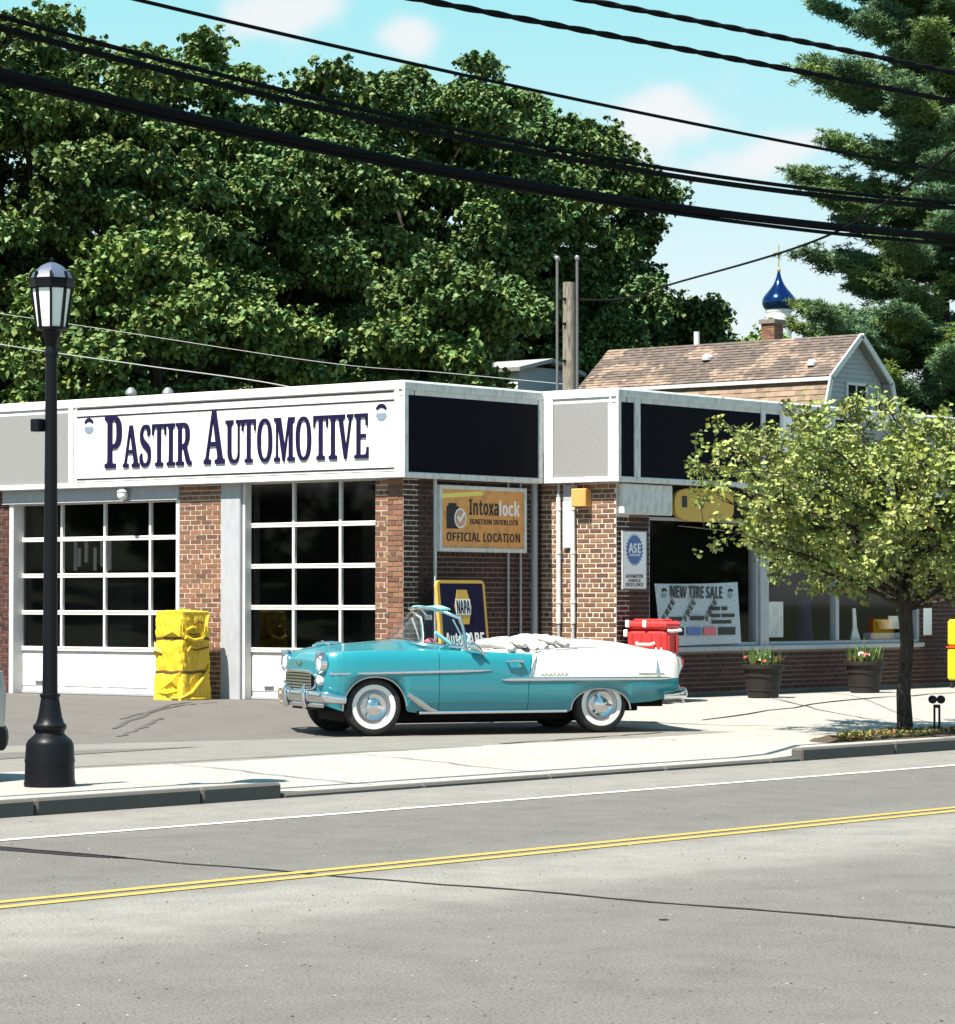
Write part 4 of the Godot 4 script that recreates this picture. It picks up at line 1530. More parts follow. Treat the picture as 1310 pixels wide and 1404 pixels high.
	for q in [[-0.13, -0.14], [0.02, 0.15]]:
		b = MB.new()
		b.tube([Vector3(q[0], 3.5, q[1]), Vector3(q[0], 7.25, q[1])], 0.023, 8)
		obj("conduit", b, M["dull conduit"], t)
		b = MB.new()
		b.xf = Transform3D(Basis.IDENTITY, Vector3(q[0], 7.23, q[1]))
		b.lathe([Vector2(0.024, 0), Vector2(0.042, 0.02), Vector2(0.04, 0.06), Vector2(0.02, 0.08), Vector2(0.0, 0.08)], 10, 0.4)
		obj("conduit_cap", b, M["galvanised"], t)
	for yy in [5.6, 6.2, 6.6]:
		b = MB.new()
		b.tube([Vector3(-0.14, yy, 0.0), Vector3(-0.08, yy, 0.0)], 0.025, 8)
		obj("bolt", b, M["cable black"], t)


func cable(label: String, pts: Array, r: float, m: Material, called := "overhead_cable", group := "", twist := 0.0) -> void:
	var b := MB.new()
	var fine := []
	for k in pts.size() - 1:
		for i in 12:
			var p0: Vector3 = pts[maxi(k - 1, 0)]; var p1: Vector3 = pts[k]; var p2: Vector3 = pts[k + 1]; var p3: Vector3 = pts[mini(k + 2, pts.size() - 1)]
			fine.append(p1.cubic_interpolate(p2, p0, p3, i / 12.0))
	fine.append(pts[-1])
	if twist == 0.0:
		b.tube(fine, r, 7)
	else:
		# two strands wound round each other
		var long := []
		for k in fine.size() - 1:
			for i in 10:
				long.append(fine[k].lerp(fine[k + 1], i / 10.0))
		for s in 2:
			var path := []
			for k in long.size():
				var a := k * twist + PI * s
				path.append(long[k] + Vector3(0, sin(a), cos(a)) * r * 0.34)
			b.tube(path, r * 0.76, 6)
	tag(obj(called, b, m), label, "cable", group)


func wires() -> void:
	var z := -19.2
	# heights at X = 18, 23.25, 32.4; a parabola through them, run on past both ends of the frame
	var rows := [
		["thin single cable crossing under the two twisted ones, over the treetops", [18.69, 6.921, 23.25, 6.848, 32.36, 6.887], 0.018, 0.0],
		["lower of the two thick twisted black cables at the top of the sky", [22.48, 7.492, 26.8, 7.61, 32.37, 7.753], 0.032, 0.15],
		["highest twisted black cable, at the top right of the sky", [25.07, 7.882, 29.04, 8.012, 32.37, 8.099], 0.032, 0.15],
		["upper strand of the paired black cables in the middle of the wire bundle", [17.11, 6.549, 23.25, 6.30, 32.36, 6.525], 0.022, 0.0],
		["lower, thicker strand of the paired black cables in mid bundle", [17.11, 6.453, 23.25, 6.225, 32.36, 6.463], 0.030, 0.0],
		["lowest and thickest black cable across the trees", [17.11, 6.078, 23.25, 5.888, 32.36, 6.111], 0.046, 0.0],
		["thin cable lashed just under the lowest thick black cable", [17.11, 6.01, 23.3, 5.83, 32.35, 6.02], 0.022, 0.0]]
	for r in rows:
		var q: Array = r[1]
		var d1: float = (q[3] - q[1]) / (q[2] - q[0])
		var d2: float = ((q[5] - q[3]) / (q[4] - q[2]) - d1) / (q[4] - q[0])
		var pts := []
		for k in 14:
			var x := 8.0 + k * 2.6
			pts.append(Vector3(x, q[1] + d1 * (x - q[0]) + d2 * (x - q[0]) * (x - q[2]), z))
		cable(r[0], pts, r[2], M["cable black"], "overhead_cable", "cables along the street", r[3])
	cable("sagging service cable running from the wooden pole up to the right past the onion dome", [Vector3(39.55, 6.6, -30.5), Vector3(37.6, 6.32, -28.1), Vector3(35.62, 6.227, -25.79), Vector3(30.29, 5.975, -19.68), Vector3(26.01, 6.1, -15.43), Vector3(22.0, 6.4, -11.5)], 0.015, M["cable black"], "service_cable")
	cable("thin pale wire sloping down to the garage roof behind the street lamp", [Vector3(34.2, 6.9, -44.0), Vector3(33.61, 5.876, -37.68), Vector3(33.29, 5.355, -34.16), Vector3(32.82, 4.878, -30.82), Vector3(32.7, 4.45, -29.0)], 0.008, M["cable pale"], "service_cable")
	cable("very thin grey wire high across the dark leaves above the lettered sign", [Vector3(36.0, 8.8, -54.0), Vector3(40.3, 7.3, -45.2), Vector3(42.7, 6.23, -39.2), Vector3(42.7, 5.87, -36.1), Vector3(42.5, 5.5, -33.0)], 0.006, M["cable pale"], "service_cable")


# ---------------------------------------------------------------- trees
func spray(n: int, rad: float, leaf: float, seed_: int, width := 0.75) -> ArrayMesh:
	# a handful of separate leaves round a twig end; each leaf is a folded five-point blade
	var r := RandomNumberGenerator.new()
	r.seed = seed_
	var b := MB.new()
	for k in n:
		var p := Vector3(r.randf_range(-1, 1), r.randf_range(-0.8, 0.8), r.randf_range(-1, 1)) * rad
		var nn := (Vector3(r.randf_range(-1, 1), r.randf_range(0.2, 1.3), r.randf_range(-1, 1)) + p * 0.6 / rad).normalized()
		var u := nn.cross(Vector3(r.randf_range(-1, 1), r.randf_range(-1, 1), r.randf_range(-1, 1))).normalized()
		var w := nn.cross(u)
		var s := leaf * r.randf_range(0.7, 1.2)
		var f := r.randf_range(0.75, 1.2)
		b.col = Color(f, f, f)
		var tip := p + u * s * 0.6 - nn * s * 0.12
		var tail := p - u * s * 0.4
		var l := p + w * s * width * 0.5 + nn * s * 0.1 + u * s * 0.08
		var q := p - w * s * width * 0.5 + nn * s * 0.1 + u * s * 0.08
		b.tri(tail, p, l); b.tri(p, tip, l)
		b.tri(tail, q, p); b.tri(p, q, tip)
	return b.mesh()


func pine_spray(seed_: int) -> ArrayMesh:
	var r := RandomNumberGenerator.new()
	r.seed = seed_
	var b := MB.new()
	for k in 22:
		var d := Vector3(r.randf_range(-1, 1), r.randf_range(-0.35, 1.0), r.randf_range(-1, 1)).normalized()
		var o := Vector3(r.randf_range(-1, 1), r.randf_range(-0.5, 0.5), r.randf_range(-1, 1)) * 0.10
		var side := d.cross(Vector3(r.randf_range(-1, 1), 1, r.randf_range(-1, 1))).normalized()
		var l := r.randf_range(0.12, 0.2)
		var f := r.randf_range(0.75, 1.25)
		b.col = Color(f, f, f)
		b.tri(o - side * 0.016, o + side * 0.016, o + d * l)
		b.tri(o + d * l * 0.2 - side.cross(d) * 0.014, o + d * l * 0.2 + side.cross(d) * 0.014, o + d * l + side * 0.02)
	return b.mesh()


func limb(b: MB, a: Vector3, c: Vector3, r0: float, r1: float, bend: float, rr: RandomNumberGenerator, n := 5) -> void:
	var path := []
	var rad := []
	var off := Vector3(rr.randf_range(-1, 1), rr.randf_range(-0.3, 0.3), rr.randf_range(-1, 1)) * bend * (c - a).length()
	for k in n + 1:
		var f := float(k) / n
		path.append(a.lerp(c, f) + off * sin(f * PI))
		rad.append(lerpf(r0, r1, f))
	b.tube(path, rad, 7)


var sprays := {}

# crown: centre (from the base) and half sizes. Boughs fill the shell of that lump; each bough carries
# flattened tufts with gaps between them, each tuft a cloud of leaf sprays
func broadleaf(called: String, label: String, at: Vector3, crown: Vector3, half: Vector3, boughs: int, tint: Color, seed_: int, group := "", trunk_r := 0.28) -> Node3D:
	var r := RandomNumberGenerator.new()
	r.seed = seed_
	var t := thing(called, label, "tree", at, 0.0, group)
	var b := MB.new()
	var fork := Vector3(r.randf_range(-0.2, 0.2), maxf(crown.y - half.y * 0.8, 0.6), r.randf_range(-0.2, 0.2))
	limb(b, Vector3(0, -0.4, 0), fork, trunk_r, trunk_r * 0.75, 0.03, r)
	limb(b, fork - Vector3(0, 0.1, 0), crown + Vector3(0, half.y * 0.5, 0), trunk_r * 0.75, trunk_r * 0.15, 0.05, r, 8)
	var xfs := []
	var cols := []
	for k in boughs:
		# spread evenly round the lump, jittered
		var yy := 1.0 - 2.0 * (k + 0.5) / boughs
		var az := k * 2.39996 + r.randf_range(-0.35, 0.35)
		yy = clampf(yy + r.randf_range(-0.15, 0.15), -0.95, 0.98)
		var q := sqrt(1.0 - yy * yy)
		var d := Vector3(cos(az) * q, yy, sin(az) * q)
		var c := crown + d * half * r.randf_range(0.70, 1.0)
		var br := r.randf_range(0.85, 1.5) * clampf(half.x / 3.6, 0.5, 1.2)
		limb(b, fork.lerp(crown + Vector3(0, half.y * 0.4, 0), r.randf_range(0.0, 1.0) * (0.5 + 0.5 * yy)), c, trunk_r * 0.3, 0.02, 0.12, r)
		var bt := r.randf_range(0.78, 1.15)
		for s in 13:
			var e := Vector3(r.randfn(), r.randfn() * 0.8, r.randfn()).normalized()
			e = (e + d * 0.5 + Vector3(0, 0.2, 0)).normalized()
			var tc := c + e * br * r.randf_range(0.45, 1.3)
			var tr := r.randf_range(0.24, 0.56)
			var tone := bt * r.randf_range(0.8, 1.2)
			for i in int(70.0 * tr * tr / 0.2) + 8:
				var o := Vector3(r.randfn(), r.randfn() * 0.55, r.randfn()) * tr * 0.62
				var bs := Basis(Vector3.UP, r.randf() * TAU) * Basis(Vector3.RIGHT, r.randf_range(-0.5, 0.5))
				xfs.append(Transform3D(bs.scaled(Vector3.ONE * r.randf_range(0.75, 1.2)), tc + o))
				var g := tone * r.randf_range(0.82, 1.2)
				var warm := r.randf_range(-0.22, 0.2)
				cols.append(Color(tint.r * g * (1.0 + warm), tint.g * g, tint.b * g * (1.0 - warm)))
	obj("trunk", b, M["bark"], t)
	if not sprays.has("leaf"):
		var m := spray(9, 0.15, 0.165, 3, 0.85)
		m.surface_set_material(0, M["leaf"])
		sprays["leaf"] = m
	swarm("crown", sprays["leaf"], xfs, cols, t)
	return t


func pine(called: String, label: String, at: Vector3, height: float, spread: float, low: float, seed_: int) -> void:
	var r := RandomNumberGenerator.new()
	r.seed = seed_
	var t := thing(called, label, "tree", at)
	var b := MB.new()
	limb(b, Vector3(0, -0.5, 0), Vector3(0, height, 0), 0.30, 0.04, 0.004, r, 12)
	obj("trunk", b, M["bark"], t)
	b = MB.new()
	var xfs := []
	var cols := []
	var y := low
	while y < height - 0.3:
		var f := (y - low) / (height - low)
		var n := r.randi_range(6, 8)
		var a0 := r.randf() * TAU
		for k in n:
			if r.randf() < 0.12:
				continue
			var a := a0 + TAU * k / n + r.randf_range(-0.35, 0.35)
			var len := spread * pow(1.0 - f, 0.6) * r.randf_range(0.5, 1.15) + 0.3
			var d := Vector3(cos(a), 0, sin(a))
			var lift := r.randf_range(0.12, 0.34)
			var path := []
			var rad := []
			for i in 9:
				var g := i / 8.0
				path.append(Vector3(0, y, 0) + d * len * g + Vector3(0, len * (lift * g * g - 0.10 * g), 0))
				rad.append(lerpf(0.07, 0.012, g) * (1.2 - 0.6 * f))
			b.tube(path, rad, 5)
			# soft pads of needles along the outer part, tilted up towards their tips
			var pads := 2 + int(len / 0.85)
			for i in pads:
				var g := lerpf(0.34, 1.0, (i + r.randf_range(0.2, 0.9)) / pads)
				var p: Vector3 = path[mini(int(g * 8), 7)].lerp(path[mini(int(g * 8) + 1, 8)], clampf(g * 8 - int(g * 8), 0, 1))
				p += Vector3(-d.z, 0, d.x) * r.randf_range(-0.55, 0.55) * (1.2 - g)
				var pr := r.randf_range(0.32, 0.62)
				var tone := r.randf_range(0.7, 1.2)
				var yel := clampf(r.randfn() * 0.35 + 0.25, 0.0, 1.0)
				for u in 46:
					var o := Vector3(r.randfn(), 0, r.randfn()) * pr * 0.55
					o.y = absf(r.randfn()) * 0.13 + o.dot(d) * 0.45 - 0.25 * o.length_squared()
					var q := tone * r.randf_range(0.75, 1.25)
					xfs.append(Transform3D(Basis(Vector3.UP, r.randf() * TAU).scaled(Vector3.ONE * r.randf_range(0.9, 1.5)), p + o))
					cols.append(Color(lerpf(0.75, 1.15, yel) * q, lerpf(0.95, 1.12, yel) * q, lerpf(1.25, 0.6, yel) * q))
		y += r.randf_range(0.55, 1.0)
	obj("branches", b, M["bark"], t)
	var m := pine_spray(8)
	m.surface_set_material(0, M["needle"])
	swarm("needles", m, xfs, cols, t)


func trees() -> void:
	var G := "leafy trees on the hill behind the garage"
	var green := Color(1, 1, 1)
	var rows := [
		["tall leafy tree at the left edge, behind the street lamp's lantern", Vector3(50.0, 1.0, -55.0), Vector3(0, 9.0, 0), Vector3(4.4, 4.5, 4.0), 34, Color(1.0, 1.0, 0.9), 101],
		["broad leafy tree rising behind the left half of the lettered sign", Vector3(57.5, 1.5, -56.0), Vector3(0, 9.2, 0), Vector3(4.4, 4.0, 3.8), 32, Color(0.92, 0.98, 0.9), 102],
		["leafy tree with the rounded top left of the wooden pole, over the sign's right end", Vector3(64.4, 2.0, -55.6), Vector3(0, 9.5, 0), Vector3(4.4, 4.2, 3.6), 30, Color(0.88, 0.96, 0.9), 103],
		["dark leafy tree directly behind the wooden pole, edge of the open sky", Vector3(71.9, 3.0, -57.4), Vector3(0, 9.1, 0), Vector3(3.8, 4.4, 3.2), 34, Color(0.82, 0.92, 0.85), 104],
		["lower leafy tree leaning over the pale house above the black corner panel", Vector3(53.5, 1.0, -45.6), Vector3(0.2, 6.6, 0.2), Vector3(1.9, 1.5, 1.2), 9, Color(0.95, 1.0, 0.85), 105],
		["low spreading tree with sunlit leaves just right of the lamp lantern", Vector3(46.5, 0.6, -47.2), Vector3(0, 5.8, 0), Vector3(2.9, 2.5, 2.1), 17, Color(1.05, 1.05, 0.85), 106],
		["small leafy tree between the dark tree and the brown roof ridge", Vector3(77.0, 2.5, -55.5), Vector3(0, 5.9, 0), Vector3(2.2, 2.1, 1.6), 14, Color(0.9, 1.0, 0.85), 107],
		["small dark leafy tree just right of the wooden pole over the brown roof", Vector3(71.0, 2.0, -54.3), Vector3(0, 6.6, 0), Vector3(2.1, 2.3, 1.4), 16, Color(0.8, 0.92, 0.85), 111],
		["tree whose top shows beyond the upper left corner of the lettered sign, far left", Vector3(45.3, 1.0, -56.5), Vector3(0, 9.1, 0), Vector3(3.4, 5.3, 2.9), 30, Color(1.0, 1.05, 0.9), 108]]
	for q in rows:
		broadleaf("leafy_tree", q[0], q[1], q[2], q[3], q[4], q[5], q[6], G)
	broadleaf("leafy_tree", "pale green bushy tree beside the base of the church dome", Vector3(107.6, 7.0, -73.4), Vector3(0, 3.6, 0), Vector3(2.7, 1.2, 2.0), 9, Color(1.35, 1.45, 1.2), 109, G)
	broadleaf("leafy_tree", "low green tree right of the church dome above the brown roof", Vector3(100.6, 6.0, -66.2), Vector3(0, 3.9, 0), Vector3(2.8, 1.3, 2.0), 9, Color(1.2, 1.3, 1.1), 110, G)
	# dark undergrowth that closes the view under the crowns
	var r := RandomNumberGenerator.new()
	r.seed = 77
	var xfs := []
	var cols := []
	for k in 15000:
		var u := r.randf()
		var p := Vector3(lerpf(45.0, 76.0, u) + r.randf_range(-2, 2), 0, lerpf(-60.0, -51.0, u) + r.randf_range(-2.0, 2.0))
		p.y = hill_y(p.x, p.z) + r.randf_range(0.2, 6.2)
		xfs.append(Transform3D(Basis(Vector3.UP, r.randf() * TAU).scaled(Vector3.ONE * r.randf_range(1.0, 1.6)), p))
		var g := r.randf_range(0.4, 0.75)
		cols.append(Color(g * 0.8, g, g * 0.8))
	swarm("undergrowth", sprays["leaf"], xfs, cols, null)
	tag(get_node("undergrowth"), "dark undergrowth between the trunks of the hillside trees", "undergrowth")
	# pine on the right
	pine("pine_tree", "tall pine with tiered branches at the right edge, behind the brown house", Vector3(80.0, 0.6, -47.8), 42.0, 4.7, 4.5, 31)
	# the young street tree
	street_tree()
	# unseen trees added across the road and down the street, to darken the window reflections
	for q in [[Vector3(79, 0, 12), 201, "added unseen leafy tree across the street, darkening the shop window reflections"], [Vector3(90, 0, 14), 202, "farther added unseen leafy tree across the street, for the shop reflections"], [Vector3(3, 0, -53), 203, "added unseen leafy tree down the street, for the garage door reflections"], [Vector3(-4, 0, -63), 204, "second added unseen leafy tree down the street, for the garage door reflections"]]:
		broadleaf("leafy_tree", q[2], q[0], Vector3(0, 6.5, 0), Vector3(6.5, 5.8, 6.0), 26, green, q[1], "trees added out of the picture for reflections")


func street_tree() -> void:
	var r := RandomNumberGenerator.new()
	r.seed = 19
	var base := Vector3(32.26, 0.12, -19.87)
	var t := thing("street_tree", "young street tree with sparse yellow-green leaves in a mulch bed by the kerb", "tree", base)
	var b := MB.new()
	b.tube([Vector3(0, -0.15, 0), Vector3(0.0, 0.05, 0), Vector3(-0.02, 0.5, -0.01), Vector3(0.02, 1.1, 0.02), Vector3(-0.03, 1.75, 0.0), Vector3(0.0, 2.3, 0)], [0.135, 0.10, 0.086, 0.082, 0.09, 0.075], 12)
	var tr := obj("trunk", b, M["bark"], t)
	b = MB.new()
	var xfs := []
	var cols := []
	for k in 66:
		# main limbs fan out from the head of the trunk to the skin of a wide low crown; side twigs carry the leaves
		var yy := lerpf(-0.86, 0.97, (k + 0.5) / 66.0) + r.randf_range(-0.06, 0.06)
		var a := k * 2.39996 + r.randf_range(-0.25, 0.25)
		var q0 := sqrt(maxf(0.0, 1.0 - yy * yy))
		var tip := Vector3(cos(a) * q0 * 2.98, 2.92 + yy * 1.30, sin(a) * q0 * 2.98) * Vector3(1, 1, 1)
		tip = Vector3(0, 2.98, 0).lerp(tip, r.randf_range(0.62, 1.06))
		var from := Vector3(0, clampf(tip.y - 0.7, 1.5, 2.5), 0)
		var d := (tip - from).normalized()
		var len := (tip - from).length()
		var side := Vector3(r.randf_range(-1, 1), r.randf_range(0.0, 0.7), r.randf_range(-1, 1)) * 0.10 * len
		var path := []
		var rad := []
		for i in 7:
			var f := i / 6.0
			path.append(from.lerp(tip, f) + side * sin(f * PI))
			rad.append(lerpf(0.032, 0.006, f))
		b.tube(path, rad, 6)
		for i in 13:
			var f := r.randf_range(0.3, 1.0)
			var o: Vector3 = path[mini(int(f * 6), 5)].lerp(path[mini(int(f * 6) + 1, 6)], f * 6 - int(f * 6))
			var e := (d * 0.6 + Vector3(r.randfn(), r.randfn() * 0.7, r.randfn())).normalized()
			var tl := r.randf_range(0.2, 0.5)
			var q := o + e * tl
			b.tube([o, o.lerp(q, 0.5) + Vector3(0, 0.02, 0), q], [0.010, 0.007, 0.004], 4)
			var tone := r.randf_range(0.75, 1.2)
			for m in 7:
				var g := r.randf_range(0.25, 1.08)
				var p := o.lerp(q, g) + Vector3(r.randfn(), r.randfn(), r.randfn()) * 0.055
				xfs.append(Transform3D((Basis(Vector3.UP, r.randf() * TAU) * Basis(Vector3.RIGHT, r.randf_range(-0.4, 0.4))).scaled(Vector3.ONE * r.randf_range(0.75, 1.2)), p))
				var w := tone * r.randf_range(0.8, 1.2)
				cols.append(Color(w * r.randf_range(0.9, 1.15), w, w * r.randf_range(0.6, 1.2)))
	obj("branches", b, M["bark"], t)
	var sp := spray(6, 0.07, 0.078, 5, 0.85)
	sp.surface_set_material(0, M["street leaf"])
	swarm("crown", sp, xfs, cols, t)
	# bed of mulch with low weeds
	b = MB.new()
	var g := []
	for i in 34:
		var row := []
		for j in 8:
			var x := 29.5 + i * 0.135
			var wv := sin(i / 33.0 * PI)
			var z := lerpf(-19.0 - 0.1 * (1.0 - wv), -19.3 - 0.85 * pow(wv, 0.6), j / 7.0)
			var edge := i == 0 or i == 33 or j == 0 or j == 7
			row.append(Vector3(x, ground_y(x, z) + (0.004 if edge else rng.randf_range(0.01, 0.045)), z))
		g.append(row)
	b.grid(g, false, 0.5)
	tag(obj("mulch_bed", b, M["mulch"]), "rough mulch bed along the kerb round the street tree", "mulch", "", "stuff")
	xfs = []
	cols = []
	for k in 420:
		var f := r.randf()
		var x := 29.7 + f * 4.1
		var z := -19.1 - r.randf() * 0.8 * pow(sin(f * PI), 0.6)
		xfs.append(Transform3D(Basis(Vector3.UP, r.randf() * TAU).scaled(Vector3(0.55, r.randf_range(0.25, 0.9), 0.55)), Vector3(x, ground_y(x, z) + 0.04, z)))
		var w := r.randf_range(0.3, 0.9)
		var dry := r.randf()
		cols.append(Color(w * lerpf(0.8, 1.5, dry), w * lerpf(1.0, 0.55, dry), w * 0.7))
	swarm("weeds", sp, xfs, cols, null)
	tag(get_node("weeds"), "low weeds and dry leaves in the mulch bed by the kerb", "weeds")


# ---------------------------------------------------------------- the convertible
# car axes: x forward from the front axle, y up from the ground, z to the car's right
const HALF := [[0.86, 0.62], [0.80, 0.735], [0.70, 0.80], [0.55, 0.845], [0.3, 0.88], [0.0, 0.895], [-1.0, 0.915], [-2.9, 0.915], [-3.4, 0.90], [-3.75, 0.875], [-3.95, 0.84], [-4.02, 0.80]]
const SHOULDER := [[0.86, 0.90], [0.80, 0.955], [0.68, 0.99], [0.4, 1.01], [0.0, 1.022], [-0.75, 1.02], [-1.2, 1.0], [-1.75, 0.975], [-1.95, 0.965], [-2.15, 0.99], [-2.6, 1.015], [-3.3, 1.01], [-3.8, 1.0], [-3.95, 0.975], [-4.02, 0.93]]
const HOOD := [[0.86, 0.90], [0.78, 0.985], [0.62, 1.035], [0.3, 1.075], [0.0, 1.095], [-0.4, 1.125], [-0.95, 1.10], [-2.05, 1.07], [-2.5, 1.135], [-3.0, 1.13], [-3.4, 1.09], [-3.75, 1.01], [-3.95, 0.93], [-4.02, 0.86]]
const TRIM := [[0.86, 0.735], [-1.4, 0.765], [-1.9, 0.66], [-4.02, 0.655]]
const SILL := [[0.86, 0.50], [0.6, 0.40], [0.40, 0.33], [-0.38, 0.285], [-0.55, 0.262], [-2.46, 0.262], [-3.24, 0.35], [-3.6, 0.37], [-4.02, 0.44]]

func car_low(x: float) -> float:
	var y := interp(SILL, x)
	for a in [[0.02, 0.395, 0.70, 0.30], [-2.875, 0.395, 0.535, 0.28]]:
		var u: float = absf(x - a[0]) / a[1]
		if u < 1.0:
			y = maxf(y, a[3] + (a[2] - a[3]) * pow(1.0 - pow(u, 2.3), 0.5))
	return y


func car_section(x: float, z_sign: float, sink: float, cabin: bool) -> Array:
	var w := interp(HALF, x) - sink
	var ys := interp(SHOULDER, x)
	var yh := interp(HOOD, x)
	var yt := interp(TRIM, x)
	var yb := car_low(x)
	var p := [Vector2(w - 0.075, yb), Vector2(w - 0.022, lerpf(yb, yt, 0.28)), Vector2(w - 0.004, lerpf(yb, yt, 0.72)), Vector2(w, yt), Vector2(w - 0.008, lerpf(yt, ys, 0.5)), Vector2(w - 0.03, lerpf(yt, ys, 0.80)), Vector2(w - 0.062, lerpf(yt, ys, 0.95)), Vector2(w - 0.115, ys)]
	if cabin:
		p.append_array([Vector2(w - 0.15, ys - 0.012), Vector2(w - 0.165, 0.62), Vector2(w - 0.3, 0.42), Vector2(0.0, 0.42)])
	else:
		var q := w - 0.115
		p.append_array([Vector2(q * 0.80, lerpf(ys, yh, 0.12)), Vector2(q * 0.56, lerpf(ys, yh, 0.72)), Vector2(q * 0.28, lerpf(ys, yh, 0.95)), Vector2(0.0, yh)])
	var out := []
	var k := 0.30 * exp(-pow((x + 1.96) / 0.10, 2.0))
	for j in p.size():
		var dx: float = -k * (p[j].y - 0.66) if j >= 3 and j < 9 else 0.0
		# the nose and tail lean: the lower body tucks back a little
		if x > 0.6: dx -= (x - 0.6) * 0.10 * (0.95 - p[j].y)
		out.append(Vector3(x + dx, p[j].y, p[j].x * z_sign))
	return out


func car() -> void:
	var t := thing("vintage_convertible", "turquoise and white vintage convertible with chrome trim and whitewall tyres parked before the garage", "car", Vector3(27.963, 0.13, -24.963), deg_to_rad(150.48))
	# stations, closer together round the wheel arches, with narrow steps at the door edges
	var xs := []
	var x := 0.86
	while x > -4.02:
		xs.append(x)
		var near := minf(absf(absf(x - 0.02) - 0.395), absf(absf(x + 2.875) - 0.395))
		x -= 0.015 if near < 0.06 else 0.045
	xs.append(-4.02)
	var extra := [-0.757, -0.759, -0.766, -0.768, -1.897, -1.899, -1.906, -1.908, -0.949, -0.951, -2.049, -2.051]
	for e in extra:
		var kept := []
		for q in xs:
			if absf(q - e) > 0.012 or q in extra:
				kept.append(q)
		xs = kept
		xs.append(e)
	xs.sort()
	xs.reverse()
	var body := MB.new()
	var white := MB.new()
	var lining := MB.new()
	var doors := [MB.new(), MB.new()]
	for side in 2:
		var sg := -1.0 if side == 0 else 1.0
		var g := []
		for q in xs:
			var sink := 0.0
			if (q < -0.758 and q > -0.767) or (q < -1.898 and q > -1.907): sink = 0.012
			g.append(car_section(q, sg, sink, q < -0.95 and q > -2.05))
		# seen from the left side the nose is on the left: i runs to the viewer's right there
		if side == 1:
			g.reverse()
		var xa := xs.duplicate()
		if side == 1:
			xa.reverse()
		var mid := func(i): return (xa[i] + xa[i + 1]) * 0.5
		var is_white := func(i, j): return mid.call(i) < -1.91 and j >= 3 and (j < 8 or mid.call(i) < -2.05)
		var in_cabin := func(i, j): return j >= 8 and mid.call(i) < -0.95 and mid.call(i) > -2.05
		var is_door := func(i, j): return j < 8 and mid.call(i) < -0.767 and mid.call(i) > -1.898
		body.grid(g, false, 0.86, func(i, j): return not is_white.call(i, j) and not is_door.call(i, j) and not in_cabin.call(i, j))
		white.grid(g, false, 0.86, func(i, j): return is_white.call(i, j))
		lining.grid(g, false, 0.86, func(i, j): return in_cabin.call(i, j))
		doors[side].grid(g, false, 0.86, func(i, j): return is_door.call(i, j))
		# nose and tail closed by a curved face
		var nose := []
		var tail := []
		var s0 := car_section(0.86, sg, 0.0, false)
		var s1 := car_section(-4.02, sg, 0.0, false)
		for f in 6:
			var u := f / 5.0
			var r0 := []
			var r1 := []
			for j in 12:
				r0.append(Vector3(s0[j].x + 0.05 * sin(u * PI / 2), s0[j].y, s0[j].z * (1.0 - u)))
				r1.append(Vector3(s1[j].x - 0.04 * sin(u * PI / 2) * (1.0 - 0.5 * absf(s1[j].y - 0.7)), s1[j].y, s1[j].z * (1.0 - u)))
			nose.append(r0)
			tail.append(r1)
		if side == 0:
			nose.reverse()
		else:
			tail.reverse()
		body.grid(nose, false, 0.5)
		white.grid(tail, false, 0.5, func(_i, j): return j >= 3)
		body.grid(tail, false, 0.5, func(_i, j): return j < 3)
	obj("body", body, M["turquoise enamel"], t)
	obj("rear_quarter", white, M["white car enamel"], t)
	obj("cabin_lining", lining, M["white vinyl"], t)
	for side in 2:
		var sg := -1.0 if side == 0 else 1.0
		var d := obj("door", doors[side], M["turquoise enamel"], t)
		var b := MB.new()
		# handle: a grip bar on two feet with a push button
		b.tube([Vector3(-1.60, 0.875, sg * 0.945), Vector3(-1.70, 0.885, sg * 0.952), Vector3(-1.82, 0.88, sg * 0.945)], [0.012, 0.018, 0.014], 8)
		b.tube([Vector3(-1.62, 0.875, sg * 0.945), Vector3(-1.62, 0.875, sg * 0.89)], 0.014, 8)
		b.tube([Vector3(-1.80, 0.88, sg * 0.945), Vector3(-1.80, 0.875, sg * 0.89)], 0.022, 8)
		b.tube([Vector3(-1.79, 0.82, sg * 0.885), Vector3(-1.79, 0.82, sg * 0.915)], 0.014, 8)
		obj("handle", b, M["chrome"], d)
	# --- under the body
	var b := MB.new()
	b.box(Vector3(0.75, 0.30, -0.55), Vector3(-3.9, 0.42, 0.55))
	b.box(Vector3(-0.5, 0.24, -0.84), Vector3(-2.35, 0.41, 0.84))
	b.box(Vector3(0.30, 0.135, -0.54), Vector3(-3.3, 0.31, 0.54), 0.03)  # frame and tank block, added low to darken the gap beneath the car
	b.box(Vector3(0.42, 0.42, -0.52), Vector3(-0.42, 0.95, 0.52))
	b.box(Vector3(-2.40, 0.42, -0.58), Vector3(-3.35, 0.95, 0.58))
	for sg in [-1.0, 1.0]:
		for a in [0.02, -2.875]:
			b.box(Vector3(a + 0.42, 0.80, sg * 0.5), Vector3(a - 0.42, 0.84, sg * 0.84))
	b.tube([Vector3(-3.0, 0.25, 0.45), Vector3(-4.03, 0.24, 0.5)], 0.03, 8)
	obj("underbody", b, M["soft black"], t)
	# --- wheels
	for a in [[0.02, -1.0], [0.02, 1.0], [-2.9, -1.0], [-2.9, 1.0]]:
		car_wheel(t, Vector3(a[0], 0.345, a[1] * 0.705), a[1], -0.10 if a[0] > -1.0 else 0.0)
